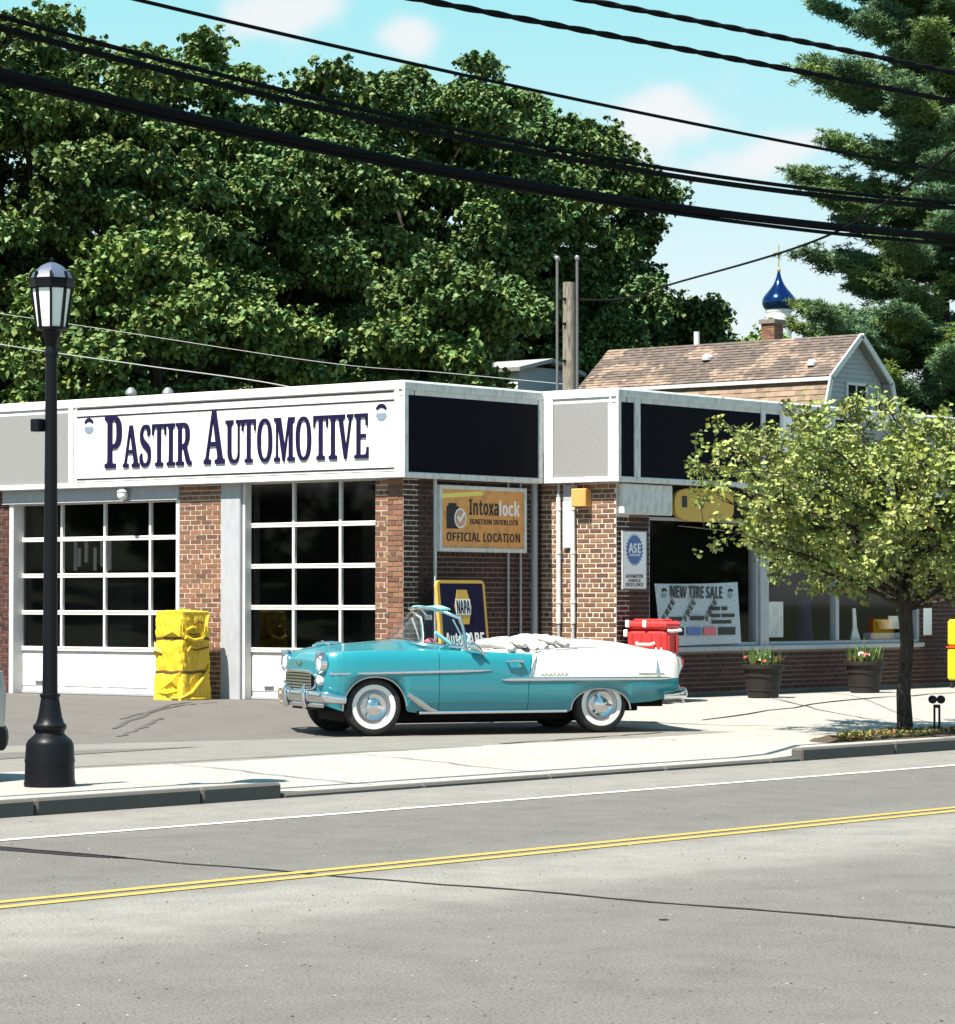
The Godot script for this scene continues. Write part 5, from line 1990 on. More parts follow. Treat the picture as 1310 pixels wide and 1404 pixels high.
	# --- chrome trim along both sides
	for sg in [-1.0, 1.0]:
		b = MB.new()
		side_strip(b, sg, [[0.70, 0.738], [0.5, 0.742], [0.0, 0.75], [-0.5, 0.757], [-1.0, 0.765], [-1.30, 0.768], [-1.42, 0.769]], [0.014, 0.016, 0.017, 0.018, 0.019, 0.014, 0.004])
		obj("front_trim", b, M["chrome"], t)
		b = MB.new()
		side_strip(b, sg, [[-1.55, 0.655], [-1.64, 0.66], [-2.0, 0.66], [-2.6, 0.658], [-3.2, 0.657], [-3.7, 0.655], [-3.86, 0.655]], [0.006, 0.022, 0.024, 0.022, 0.021, 0.020, 0.012])
		obj("rear_trim", b, M["chrome"], t)
		b = MB.new()
		side_strip(b, sg, [[-1.91, 0.68], [-1.945, 0.76], [-1.975, 0.84], [-2.0, 0.91], [-2.01, 0.945]], [0.02, 0.017, 0.016, 0.016, 0.014])
		obj("sash_trim", b, M["chrome"], t)
		b = MB.new()
		var low := []
		for k in 13:
			low.append([lerpf(-0.52, -2.42, k / 12.0), 0.272])
		side_strip(b, sg, low, [0.018], -0.055)
		obj("sill_moulding", b, M["chrome"], t)
		# wheel arch lips and the guard behind the front wheel
		for a in [[0.02, 0.395, 0.70, 0.30], [-2.875, 0.395, 0.535, 0.28]]:
			b = MB.new()
			var lip := []
			for k in 31:
				var u := cos(PI * k / 30.0)
				var xx: float = a[0] + a[1] * u * 1.0
				lip.append(Vector3(xx, a[3] + (a[2] - a[3]) * pow(maxf(0.0, 1.0 - pow(absf(u), 2.3)), 0.5), sg * (interp(HALF, xx) - 0.072)))
			b.tube(lip, 0.013, 6)
			obj("arch_lip", b, M["dull chrome"], t)
		b = MB.new()
		var guard := []
		for q in [[-0.37, 0.50, 0.895], [-0.50, 0.50, 0.905], [-0.66, 0.31, 0.875], [-0.80, 0.27, 0.85], [-0.60, 0.265, 0.83], [-0.40, 0.31, 0.83]]:
			guard.append(Vector3(q[0], q[1], sg * (q[2] - 0.02)))
		b.tube([guard[0] + Vector3(0.0, 0.0, sg * 0.01), guard[0].lerp(guard[2], 0.5) + Vector3(0, 0, sg * 0.022), guard[2] + Vector3(0, 0, sg * 0.01), guard[3]], [Vector2(0.016, 0.03), Vector2(0.016, 0.045), Vector2(0.014, 0.04), Vector2(0.01, 0.012)], 8)
		obj("stone_guard", b, M["dull chrome"], t)
		# script and fin ornament on the white quarter, fuel door line
		b = MB.new()
		side_strip(b, sg, [[-3.36, 0.715], [-3.5, 0.715], [-3.76, 0.715]], [0.007, 0.009, 0.006])
		side_strip(b, sg, [[-3.65, 0.72], [-3.655, 0.80], [-3.66, 0.87]], [0.022, 0.018, 0.006])
		obj("rear_ornament", b, M["chrome"], t)
		b = MB.new()
		for k in 7:
			var xx := -2.06 - k * 0.052
			side_strip(b, sg, [[xx, 0.706], [xx - 0.02, 0.724 + 0.012 * (k % 2)], [xx - 0.045, 0.706]], [0.0045])
		obj("script", b, M["gold"], t)
	# --- nose: grille, lamps, bumper
	b = MB.new()
	b.box(Vector3(0.83, 0.55, -0.50), Vector3(0.925, 0.745, 0.50))
	var gr := obj("grille", b, M["soft black"], t)
	for k in 15:
		b = MB.new()
		var z := lerpf(-0.47, 0.47, k / 14.0)
		b.bar(Vector3(0.935, 0.555, z), Vector3(0.93, 0.74, z), 0.012, 0.02, Vector3.RIGHT)
		obj("upright_bar", b, M["chrome"], gr)
	for k in 5:
		b = MB.new()
		var y := lerpf(0.575, 0.72, k / 4.0)
		b.bar(Vector3(0.934, y, -0.49), Vector3(0.934, y, 0.49), 0.012, 0.02)
		obj("cross_bar", b, M["chrome"], gr)
	b = MB.new()
	var loop := []
	for k in 41:
		var a := TAU * k / 40
		loop.append(Vector3(0.925 - 0.05 * pow(absf(cos(a)), 3.0), 0.648 + 0.115 * signf(sin(a)) * pow(absf(sin(a)), 0.5), 0.57 * signf(cos(a)) * pow(absf(cos(a)), 0.45)))
	b.tube(loop, 0.022, 8, false)
	obj("grille_surround", b, M["chrome"], gr)
	for sg in [-1.0, 1.0]:
		var hx := Transform3D(Basis(Vector3.BACK, -PI / 2), Vector3(0.80, 0.865, sg * 0.665))
		b = MB.new()
		b.xf = hx
		b.lathe([Vector2(0.128, -0.06), Vector2(0.128, 0.05), Vector2(0.115, 0.085), Vector2(0.098, 0.07), Vector2(0.095, 0.055)], 22, 0.5)
		var h := obj("headlight", b, M["chrome"], t)
		b = MB.new()
		b.xf = hx
		b.lathe([Vector2(0.096, 0.055), Vector2(0.07, 0.075), Vector2(0.035, 0.086), Vector2(0.0, 0.088)], 20, 0.3)
		obj("lens", b, M["headlight glass"], h)
		b = MB.new()
		b.xf = Transform3D(Basis(Vector3.BACK, -PI / 2), Vector3(0.82, 0.66, sg * 0.665))
		b.lathe([Vector2(0.062, -0.05), Vector2(0.062, 0.05), Vector2(0.04, 0.075), Vector2(0.0, 0.08)], 16, 0.5)
		obj("parking_lamp", b, M["headlight glass"], t)
		b = MB.new()
		b.tube([Vector3(0.78, 0.99, sg * 0.665), Vector3(0.86, 0.985, sg * 0.66), Vector3(0.9, 0.95, sg * 0.65)], [Vector2(0.11, 0.02), Vector2(0.12, 0.02), Vector2(0.10, 0.012)], 10)
		obj("lamp_brow", b, M["chrome"], t)
	b = MB.new()
	b.tube([Vector3(0.62, 1.06, 0), Vector3(0.5, 1.085, 0), Vector3(0.3, 1.10, 0), Vector3(0.16, 1.095, 0)], [0.008, 0.022, 0.018, 0.01], 8)
	b.box(Vector3(0.36, 1.07, -0.11), Vector3(0.26, 1.10, 0.11), 0.012)
	b.bar(Vector3(0.42, 1.075, 0), Vector3(0.40, 1.12, 0), 0.02, 0.03)
	obj("hood_ornament", b, M["chrome"], t)
	b = MB.new()
	b.prism(PackedVector2Array([Vector2(-0.13, 0.87), Vector2(0.0, 0.82), Vector2(0.13, 0.87), Vector2(0.10, 0.885), Vector2(0.0, 0.85), Vector2(-0.10, 0.885)]), 0.0, 0.02)
	var em := obj("hood_emblem", b, M["chrome"], t)
	em.transform = Transform3D(Basis(Vector3.UP, PI / 2), Vector3(0.905, 0.0, 0.0))
	for end in 2:
		b = MB.new()
		var arc := []
		var rads := []
		for k in 29:
			var u := k / 14.0 - 1.0
			var a := absf(u)
			var xx: float
			var zz := signf(u) * minf(a / 0.72, 1.0) * 0.90
			if end == 0:
				xx = 0.99 - 0.10 * pow(minf(a / 0.72, 1.0), 2.5) - maxf(0.0, a - 0.72) / 0.28 * 0.47
				zz = signf(u) * (minf(a / 0.72, 1.0) * 0.84 + smoothstep(0.70, 0.95, a) * 0.075)
			else:
				xx = -4.17 + 0.05 * pow(minf(a / 0.76, 1.0), 2.5) + maxf(0.0, a - 0.76) / 0.24 * 0.40
				zz = signf(u) * (minf(a / 0.76, 1.0) * 0.84 + smoothstep(0.72, 0.95, a) * 0.085)
			arc.append(Vector3(xx, 0.47 - 0.03 * smoothstep(0.7, 1.0, a), zz))
			rads.append(Vector2(0.035, 0.068 * (1.0 - 0.25 * smoothstep(0.75, 1.0, a))))
		b.tube(arc, rads, 12)
		var bm := obj("front_bumper" if end == 0 else "rear_bumper", b, M["chrome"], t)
		b = MB.new()
		var arc2 := []
		for k in 21:
			arc2.append(arc[k + 4] + Vector3(-0.03 if end == 0 else 0.03, -0.10, 0))
		b.tube(arc2, Vector2(0.022, 0.03), 8)
		obj("lower_bar", b, M["chrome"], bm)
		for sg in [-1.0, 1.0]:
			b = MB.new()
			var bx := 1.0 if end == 0 else -4.19
			b.tube([Vector3(bx - 0.01, 0.33, sg * 0.36), Vector3(bx + (0.04 if end == 0 else -0.03), 0.43, sg * 0.36), Vector3(bx + (0.045 if end == 0 else -0.035), 0.52, sg * 0.36), Vector3(bx, 0.60, sg * 0.36)], [Vector2(0.045, 0.04), Vector2(0.055, 0.05), Vector2(0.05, 0.05), Vector2(0.02, 0.02)], 12, true, Vector3.RIGHT)
			obj("bumper_guard", b, M["chrome"], bm)
	b = MB.new()
	b.prism(PackedVector2Array([Vector2(0.42, 0.30), Vector2(0.80, 0.37), Vector2(0.86, 0.50), Vector2(0.40, 0.50)]), -0.78, 0.78)
	obj("front_valance", b, M["turquoise enamel"], t)
	# --- tail lamps
	for sg in [-1.0, 1.0]:
		b = MB.new()
		b.tube([Vector3(-3.98, 0.93, sg * 0.735), Vector3(-4.05, 0.90, sg * 0.735), Vector3(-4.07, 0.80, sg * 0.735), Vector3(-4.03, 0.70, sg * 0.735)], [Vector2(0.05, 0.03), Vector2(0.06, 0.035), Vector2(0.06, 0.035), Vector2(0.05, 0.03)], 12, true, Vector3.RIGHT)
		var tl := obj("tail_lamp", b, M["chrome"], t)
		b = MB.new()
		b.tube([Vector3(-4.07, 0.89, sg * 0.735), Vector3(-4.10, 0.86, sg * 0.735), Vector3(-4.10, 0.82, sg * 0.735), Vector3(-4.075, 0.79, sg * 0.735)], [0.02, 0.035, 0.035, 0.02], 10, true, Vector3.RIGHT)
		obj("lens", b, M["red lens"], tl)
	# --- windscreen: wrapped glass, frame, visors, mirror
	var lo := []
	var hi := []
	for k in 25:
		var u := k / 12.0 - 1.0
		var a := absf(u)
		lo.append(Vector3(-0.47 - 0.20 * pow(a, 2.0) - 0.47 * pow(a, 7.0), 1.125 - 0.085 * pow(a, 2.5), u * 0.78))
		hi.append(Vector3(-0.83 - 0.13 * pow(a, 2.0) - 0.14 * pow(a, 7.0), 1.515 - 0.045 * pow(a, 2.0) - 0.075 * pow(a, 6.0), u * 0.69))
	var gl := []
	for k in 25:
		gl.append([lo[24 - k], lo[24 - k].lerp(hi[24 - k], 0.5) + Vector3(0.015, 0, 0), hi[24 - k]])
	b = MB.new()
	b.tube(hi, 0.020, 8)
	b.tube(lo, 0.018, 8)
	for k in [0, 24]:
		b.tube([lo[k] + Vector3(0, -0.05, 0), lo[k].lerp(hi[k], 0.35) + Vector3(-0.02, 0, 0), lo[k].lerp(hi[k], 0.7) + Vector3(-0.015, 0, 0), hi[k]], [0.026, 0.022, 0.020, 0.020], 8)
	var ws := obj("windscreen_frame", b, M["chrome"], t)
	b = MB.new()
	b.grid(gl, false, -1.0)
	obj("glass", b, M["window glass"], ws)
	for sg in [-1.0, 1.0]:
		b = MB.new()
		b.tube([Vector3(-0.93, 1.525, sg * 0.12), Vector3(-0.945, 1.53, sg * 0.35), Vector3(-0.96, 1.50, sg * 0.58)], [Vector2(0.075, 0.014), Vector2(0.085, 0.016), Vector2(0.07, 0.014)], 10)
		obj("sun_visor", b, M["light turquoise vinyl"], t)
	b = MB.new()
	b.tube([Vector3(-0.86, 1.50, 0), Vector3(-0.93, 1.42, 0)], 0.01, 6)
	b.box(Vector3(-0.96, 1.37, -0.11), Vector3(-0.94, 1.43, 0.11), 0.008)
	obj("rear_view_mirror", b, M["dull chrome"], t)
	# quarter-light frames behind the windscreen posts, door mirror
	for sg in [-1.0, 1.0]:
		b = MB.new()
		b.tube([Vector3(-1.13, 1.01, sg * 0.79), Vector3(-1.10, 1.16, sg * 0.775), Vector3(-1.0, 1.38, sg * 0.72)], 0.012, 6)
		b.tube([Vector3(-1.36, 0.99, sg * 0.80), Vector3(-1.13, 1.01, sg * 0.80)], 0.016, 6)
		obj("quarter_light_frame", b, M["chrome"], t)
	b = MB.new()
	b.tube([Vector3(-1.10, 1.0, -0.83), Vector3(-1.14, 1.05, -0.89), Vector3(-1.17, 1.06, -0.91)], [0.014, 0.012, 0.012], 6)
	b.tube([Vector3(-1.12, 1.07, -0.93), Vector3(-1.17, 1.065, -0.93), Vector3(-1.26, 1.02, -0.92), Vector3(-1.34, 0.95, -0.93)], [0.02, 0.05, 0.03, 0.012], 10)
	obj("door_mirror", b, M["chrome"], t)
	# --- cabin: dash, wheel, seats, folded hood
	b = MB.new()
	b.tube([Vector3(-0.93, 1.0, -0.74), Vector3(-0.90, 1.03, -0.3), Vector3(-0.90, 1.03, 0.3), Vector3(-0.93, 1.0, 0.74)], Vector2(0.12, 0.07), 10)
	obj("dashboard", b, M["turquoise enamel"], t)
	b = MB.new()
	var ring := []
	var cw := Transform3D(Basis(Vector3.BACK, 0.62), Vector3(-1.20, 1.03, -0.37))
	for k in 33:
		ring.append(cw * Vector3(0, cos(TAU * k / 32) * 0.20, sin(TAU * k / 32) * 0.20))
	b.tube(ring, 0.014, 7, false)
	b.tube([cw * Vector3(0, 0, -0.19), cw * Vector3(0.02, -0.02, 0), cw * Vector3(0, 0, 0.19)], 0.014, 7)
	b.tube([cw * Vector3(0.02, -0.02, 0), cw * Vector3(0.35, -0.02, 0)], 0.025, 8)
	obj("steering_wheel", b, M["light turquoise vinyl"], t)
	b = MB.new()
	b.box(Vector3(-1.25, 0.42, -0.70), Vector3(-1.80, 0.66, 0.70), 0.07)
	b.xf = Transform3D(Basis(Vector3.BACK, 0.16), Vector3(-1.68, 0.60, 0))
	b.box(Vector3(-0.09, 0.0, -0.70), Vector3(0.09, 0.41, -0.02), 0.07)
	b.box(Vector3(-0.09, 0.0, 0.02), Vector3(0.09, 0.41, 0.70), 0.07)
	obj("front_seat", b, M["white vinyl"], t)
	b = MB.new()
	b.tube([Vector3(-1.05, 0.98, 0.18), Vector3(-1.04, 1.10, 0.20), Vector3(-1.06, 1.14, 0.2)], [0.07, 0.085, 0.03], 9)
	var rb := obj("red_bundle", b, M["pink red"])
	rb.transform = t.transform
	tag(rb, "pinkish red bundle on the dashboard of the turquoise convertible", "bundle")
	b = MB.new()
	b.box(Vector3(-1.95, 0.42, -0.66), Vector3(-2.3, 0.90, 0.66), 0.08)
	obj("rear_seat", b, M["white vinyl"], t)
	# folded canvas top: pleats piled across the back of the cabin
	var f := FastNoiseLite.new()
	f.seed = 4
	f.frequency = 2.2
	var top := []
	for i in 33:
		var v := i / 32.0
		var row := []
		for j in 21:
			var u := j / 20.0
			var xx := lerpf(-1.72, -2.62, u)
			var zz := lerpf(0.80, -0.80, v)
			var hump := sin(clampf(u * 1.12, 0.0, 1.0) * PI) 
			var edge := pow(sin(v * PI), 0.35)
			var fold := absf(fposmod(u * 4.2 + 0.5 * f.get_noise_2d(xx, zz * 1.2) + 0.25 * v, 1.0) - 0.5) * 0.26
			var y := lerpf(0.93, 1.03, u) + hump * edge * (0.06 + fold + 0.03 * f.get_noise_2d(xx * 3.0, zz * 3.0))
			row.append(Vector3(xx, y, zz))
		top.append(row)
	b = MB.new()
	b.grid(top, false, 0.55)
	var ft := obj("folded_top", b, M["canvas"], t)
	for k in 6:
		# the pleats of the canvas lie across the car one behind the other
		b = MB.new()
		var pl := []
		var pr := []
		for i in 17:
			var v := i / 16.0 * 2.0 - 1.0
			pl.append(Vector3(-1.78 - k * 0.135 + 0.05 * f.get_noise_2d(v * 2.0, k * 7.0), 1.02 + 0.012 * k + 0.055 * sin(k * 1.9) * 0.5 + 0.05 * (1.0 - v * v) + 0.03 * f.get_noise_2d(v * 1.6 + 9.0, k * 5.0), v * 0.78))
			pr.append(Vector2(0.062, 0.05) * (1.0 - 0.45 * pow(absf(v), 6.0)))
		b.tube(pl, pr, 9)
		obj("pleat", b, M["canvas"], ft)
	b = MB.new()
	b.tube([Vector3(-2.0, 1.0, -0.80), Vector3(-2.3, 1.03, -0.80), Vector3(-2.85, 1.035, -0.79)], 0.009, 6)
	b.tube([Vector3(-2.0, 1.0, 0.80), Vector3(-2.3, 1.03, 0.80), Vector3(-2.85, 1.035, 0.79)], 0.009, 6)
	obj("deck_moulding", b, M["dull chrome"], t)
	b = MB.new()
	b.bar(Vector3(-0.62, 1.10, -0.45), Vector3(-0.66, 1.15, 0.0), 0.012, 0.012)
	b.bar(Vector3(-0.60, 1.11, 0.05), Vector3(-0.66, 1.15, 0.5), 0.012, 0.012)
	obj("wiper", b, M["dull chrome"], t)
	reshape_ends(t)


# draws the nose and the tail in to the car's true overhangs
func reshape_ends(o: Node3D) -> void:
	for c in o.get_children():
		var mi := c as MeshInstance3D
		if mi == null: continue
		var a := (mi.mesh as ArrayMesh).surface_get_arrays(0)
		var m := mi.mesh.surface_get_material(0)
		var v: PackedVector3Array = a[Mesh.ARRAY_VERTEX]
		var n: PackedVector3Array = a[Mesh.ARRAY_NORMAL]
		var moved := false
		for k in v.size():
			var p := mi.transform * v[k]
			if p.x > 0.43:
				p.x = 0.43 + (p.x - 0.43) * 0.56
				n[k] = Vector3(n[k].x / 0.56, n[k].y, n[k].z).normalized()
			elif p.x < -3.3:
				p.x = -3.3 + (p.x + 3.3) * 0.88
			else:
				continue
			v[k] = mi.transform.affine_inverse() * p
			moved = true
		if moved:
			a[Mesh.ARRAY_VERTEX] = v
			a[Mesh.ARRAY_NORMAL] = n
			var fresh := ArrayMesh.new()
			fresh.add_surface_from_arrays(Mesh.PRIMITIVE_TRIANGLES, a)
			fresh.surface_set_material(0, m)
			mi.mesh = fresh
		reshape_ends(mi)


# a half-round moulding that follows the body side; pts are [x, y]
func side_strip(b: MB, sg: float, pts: Array, rad: Array, out := 0.0) -> void:
	var path := []
	var rs := []
	for k in pts.size():
		var w := interp(HALF, pts[k][0])
		var ys := interp(SHOULDER, pts[k][0])
		var yt := interp(TRIM, pts[k][0])
		var over: float = clampf((pts[k][1] - yt) / (ys - yt), 0.0, 1.0)
		var inset := 0.0 if pts[k][1] <= yt else interp([[0.0, 0.0], [0.5, 0.008], [0.8, 0.03], [0.95, 0.062], [1.0, 0.115]], over)
		path.append(Vector3(pts[k][0], pts[k][1], sg * (w - inset + out + 0.003)))
		var r: float = rad[mini(k, rad.size() - 1)]
		rs.append(Vector2(maxf(r * 0.5, 0.005), r) if absf(pts[-1][0] - pts[0][0]) > 0.2 else Vector2(r, r))
	b.tube(path, rs, 8)


func car_wheel(t: Node3D, at: Vector3, sg: float, steer: float) -> void:
	var base := Basis(Vector3.UP, steer) * Basis(Vector3.RIGHT, sg * PI / 2)   # local y becomes outward
	var fr := Transform3D(base, at)
	var b := MB.new()
	b.xf = fr
	b.lathe([Vector2(0.21, -0.09), Vector2(0.30, -0.095), Vector2(0.335, -0.075), Vector2(0.345, -0.03), Vector2(0.346, 0.03), Vector2(0.335, 0.075), Vector2(0.325, 0.092), Vector2(0.30, 0.1), Vector2(0.26, 0.103)], 40, 0.5)
	for k in 48:
		var a := TAU * k / 48
		b.tri(Vector3(sin(a) * 0.348, -0.05, cos(a) * 0.348), Vector3(sin(a + 0.08) * 0.348, 0.0, cos(a + 0.08) * 0.348), Vector3(sin(a) * 0.348, 0.05, cos(a) * 0.348))
	var tyre := obj("tyre", b, M["rubber black"], t)
	b = MB.new()
	b.xf = fr
	b.lathe([Vector2(0.264, 0.1045), Vector2(0.245, 0.107), Vector2(0.225, 0.105), Vector2(0.208, 0.096)], 40, 0.3)
	obj("whitewall", b, M["whitewall"], tyre)
	b = MB.new()
	b.xf = fr
	b.lathe([Vector2(0.208, 0.093), Vector2(0.20, 0.10), Vector2(0.19, 0.085), Vector2(0.165, 0.062), Vector2(0.15, 0.06), Vector2(0.0, 0.055)], 40, 0.6)
	var rim := obj("rim", b, M["dull chrome"], tyre)
	b = MB.new()
	b.xf = fr
	b.lathe([Vector2(0.168, 0.06), Vector2(0.163, 0.085), Vector2(0.15, 0.095), Vector2(0.135, 0.085), Vector2(0.11, 0.078), Vector2(0.098, 0.095), Vector2(0.085, 0.112), Vector2(0.05, 0.128), Vector2(0.03, 0.14), Vector2(0.0, 0.142)], 36, 0.75)
	for k in 3:
		var a := TAU * k / 3.0 + 0.4
		b.bar(Vector3(sin(a) * 0.03, 0.13, cos(a) * 0.03), Vector3(sin(a) * 0.135, 0.095, cos(a) * 0.135), 0.028, 0.012, Vector3.UP)
	obj("hubcap", b, M["chrome"], tyre)
	tyre.name = "wheel"


# ---------------------------------------------------------------- the grey car cut by the left edge
func grey_car() -> void:
	var t := thing("grey_car", "grey modern car, only its tail end in view at the left edge", "car", Vector3(15.56, 0.13, -20.72), deg_to_rad(200.0))
	# x forward, tail near x = -3.5
	var half := [[0.85, 0.55], [0.7, 0.74], [0.4, 0.82], [0.0, 0.86], [-2.6, 0.87], [-3.2, 0.83], [-3.45, 0.70], [-3.5, 0.58]]
	var low := [[0.85, 0.32], [0.4, 0.20], [-3.0, 0.22], [-3.5, 0.34]]
	var belt := [[0.85, 0.68], [0.4, 0.82], [-0.4, 0.92], [-2.8, 0.98], [-3.4, 0.95], [-3.5, 0.82]]
	var roof := [[0.85, 0.68], [-0.45, 0.97], [-1.2, 1.38], [-1.8, 1.44], [-2.6, 1.38], [-3.2, 1.02], [-3.45, 0.96], [-3.5, 0.82]]
	var paint := MB.new()
	var glass := MB.new()
	for sg in [-1.0, 1.0]:
		var g := []
		var xs := []
		for k in 60:
			xs.append(lerpf(0.85, -3.5, k / 59.0))
		if sg > 0: xs.reverse()
		for x in xs:
			var w := interp(half, x)
			var yb := interp(low, x)
			for a in [0.0, -2.65]:
				var u := absf(x - a) / 0.36
				if u < 1.0: yb = maxf(yb, 0.30 + 0.36 * sqrt(1.0 - u * u))
			var ys := interp(belt, x)
			var yr := maxf(interp(roof, x), ys + 0.005)
			var h := clampf((yr - ys) / 0.45, 0.0, 1.0)
			var p := [Vector2(w - 0.06, yb), Vector2(w - 0.01, lerpf(yb, ys, 0.35)), Vector2(w, lerpf(yb, ys, 0.7)), Vector2(w - 0.03, ys), Vector2(w - 0.08 - 0.06 * h, lerpf(ys, yr, 0.45)), Vector2(w - 0.12 - 0.14 * h, lerpf(ys, yr, 0.9)), Vector2((w - 0.2) * 0.6, yr), Vector2(0, yr + 0.01)]
			var row := []
			for q in p: row.append(Vector3(x, q.y, q.x * sg))
			g.append(row)
		var xa := xs
		var is_glass := func(i, j): return (j >= 3 and j <= 4 and xa[i] < -0.85 and xa[i] > -2.85) or (j >= 5 and ((xa[i] < -0.52 and xa[i] > -1.15) or (xa[i] < -2.68 and xa[i] > -3.12)))
		paint.grid(g, false, 0.7, func(i, j): return not is_glass.call(i, j))
		glass.grid(g, false, 0.7, is_glass)
		var tail := []
		var s: Array = g[-1] if sg < 0 else g[0]
		for f in 5:
			var row := []
			for j in 8: row.append(Vector3(s[j].x - 0.06 * sin(f / 4.0 * PI / 2), s[j].y, s[j].z * (1.0 - f / 4.0)))
			tail.append(row)
		if sg > 0: tail.reverse()
		paint.grid(tail, false, 0.5)
		var nose := []
		var s2: Array = g[0] if sg < 0 else g[-1]
		for f in 5:
			var row := []
			for j in 8: row.append(Vector3(s2[j].x + 0.07 * sin(f / 4.0 * PI / 2), s2[j].y, s2[j].z * (1.0 - f / 4.0)))
			nose.append(row)
		if sg < 0: nose.reverse()
		paint.grid(nose, false, 0.5)
	obj("body", paint, M["grey car paint"], t)
	obj("side_glass", glass, M["soft black"], t)
	var b := MB.new()
	b.box(Vector3(0.5, 0.2, -0.6), Vector3(-3.3, 0.4, 0.6))
	obj("underbody", b, M["soft black"], t)
	for sg in [-1.0, 1.0]:
		for x in [0.0, -2.65]:
			b = MB.new()
			b.xf = Transform3D(Basis(Vector3.RIGHT, sg * PI / 2), Vector3(x, 0.31, sg * 0.72))
			b.lathe([Vector2(0.0, -0.1), Vector2(0.30, -0.1), Vector2(0.315, -0.05), Vector2(0.315, 0.06), Vector2(0.29, 0.1), Vector2(0.21, 0.1)], 28, 0.6)
			var w := obj("wheel", b, M["rubber black"], t)
			b = MB.new()
			b.xf = Transform3D(Basis(Vector3.RIGHT, sg * PI / 2), Vector3(x, 0.31, sg * 0.72))
			b.lathe([Vector2(0.21, 0.1), Vector2(0.19, 0.07), Vector2(0.06, 0.09), Vector2(0.0, 0.09)], 24, 0.6)
			obj("rim", b, M["dull chrome"], w)
		b = MB.new()
		b.tube([Vector3(-3.46, 0.76, sg * 0.56), Vector3(-3.52, 0.76, sg * 0.48), Vector3(-3.545, 0.76, sg * 0.40)], [0.02, 0.045, 0.02], 10)
		obj("tail_light", b, M["red lens"], t)
	b = MB.new()
	b.tube([Vector3(-3.1, 0.36, -0.84), Vector3(-3.45, 0.36, -0.68), Vector3(-3.58, 0.36, 0), Vector3(-3.45, 0.36, 0.68), Vector3(-3.1, 0.36, 0.84)], Vector2(0.05, 0.11), 10)
	obj("rear_bumper", b, M["rubber black"], t)
	b = MB.new()
	b.tube([Vector3(0.45, 0.36, -0.83), Vector3(0.78, 0.36, -0.62), Vector3(0.93, 0.36, 0), Vector3(0.78, 0.36, 0.62), Vector3(0.45, 0.36, 0.83)], Vector2(0.05, 0.11), 10)
	obj("front_bumper", b, M["rubber black"], t)
	for sg in [-1.0, 1.0]:
		b = MB.new()
		b.tube([Vector3(0.66, 0.62, sg * 0.70), Vector3(0.80, 0.60, sg * 0.60), Vector3(0.88, 0.59, sg * 0.46)], [0.03, 0.06, 0.03], 10)
		obj("headlight", b, M["headlight glass"], t)


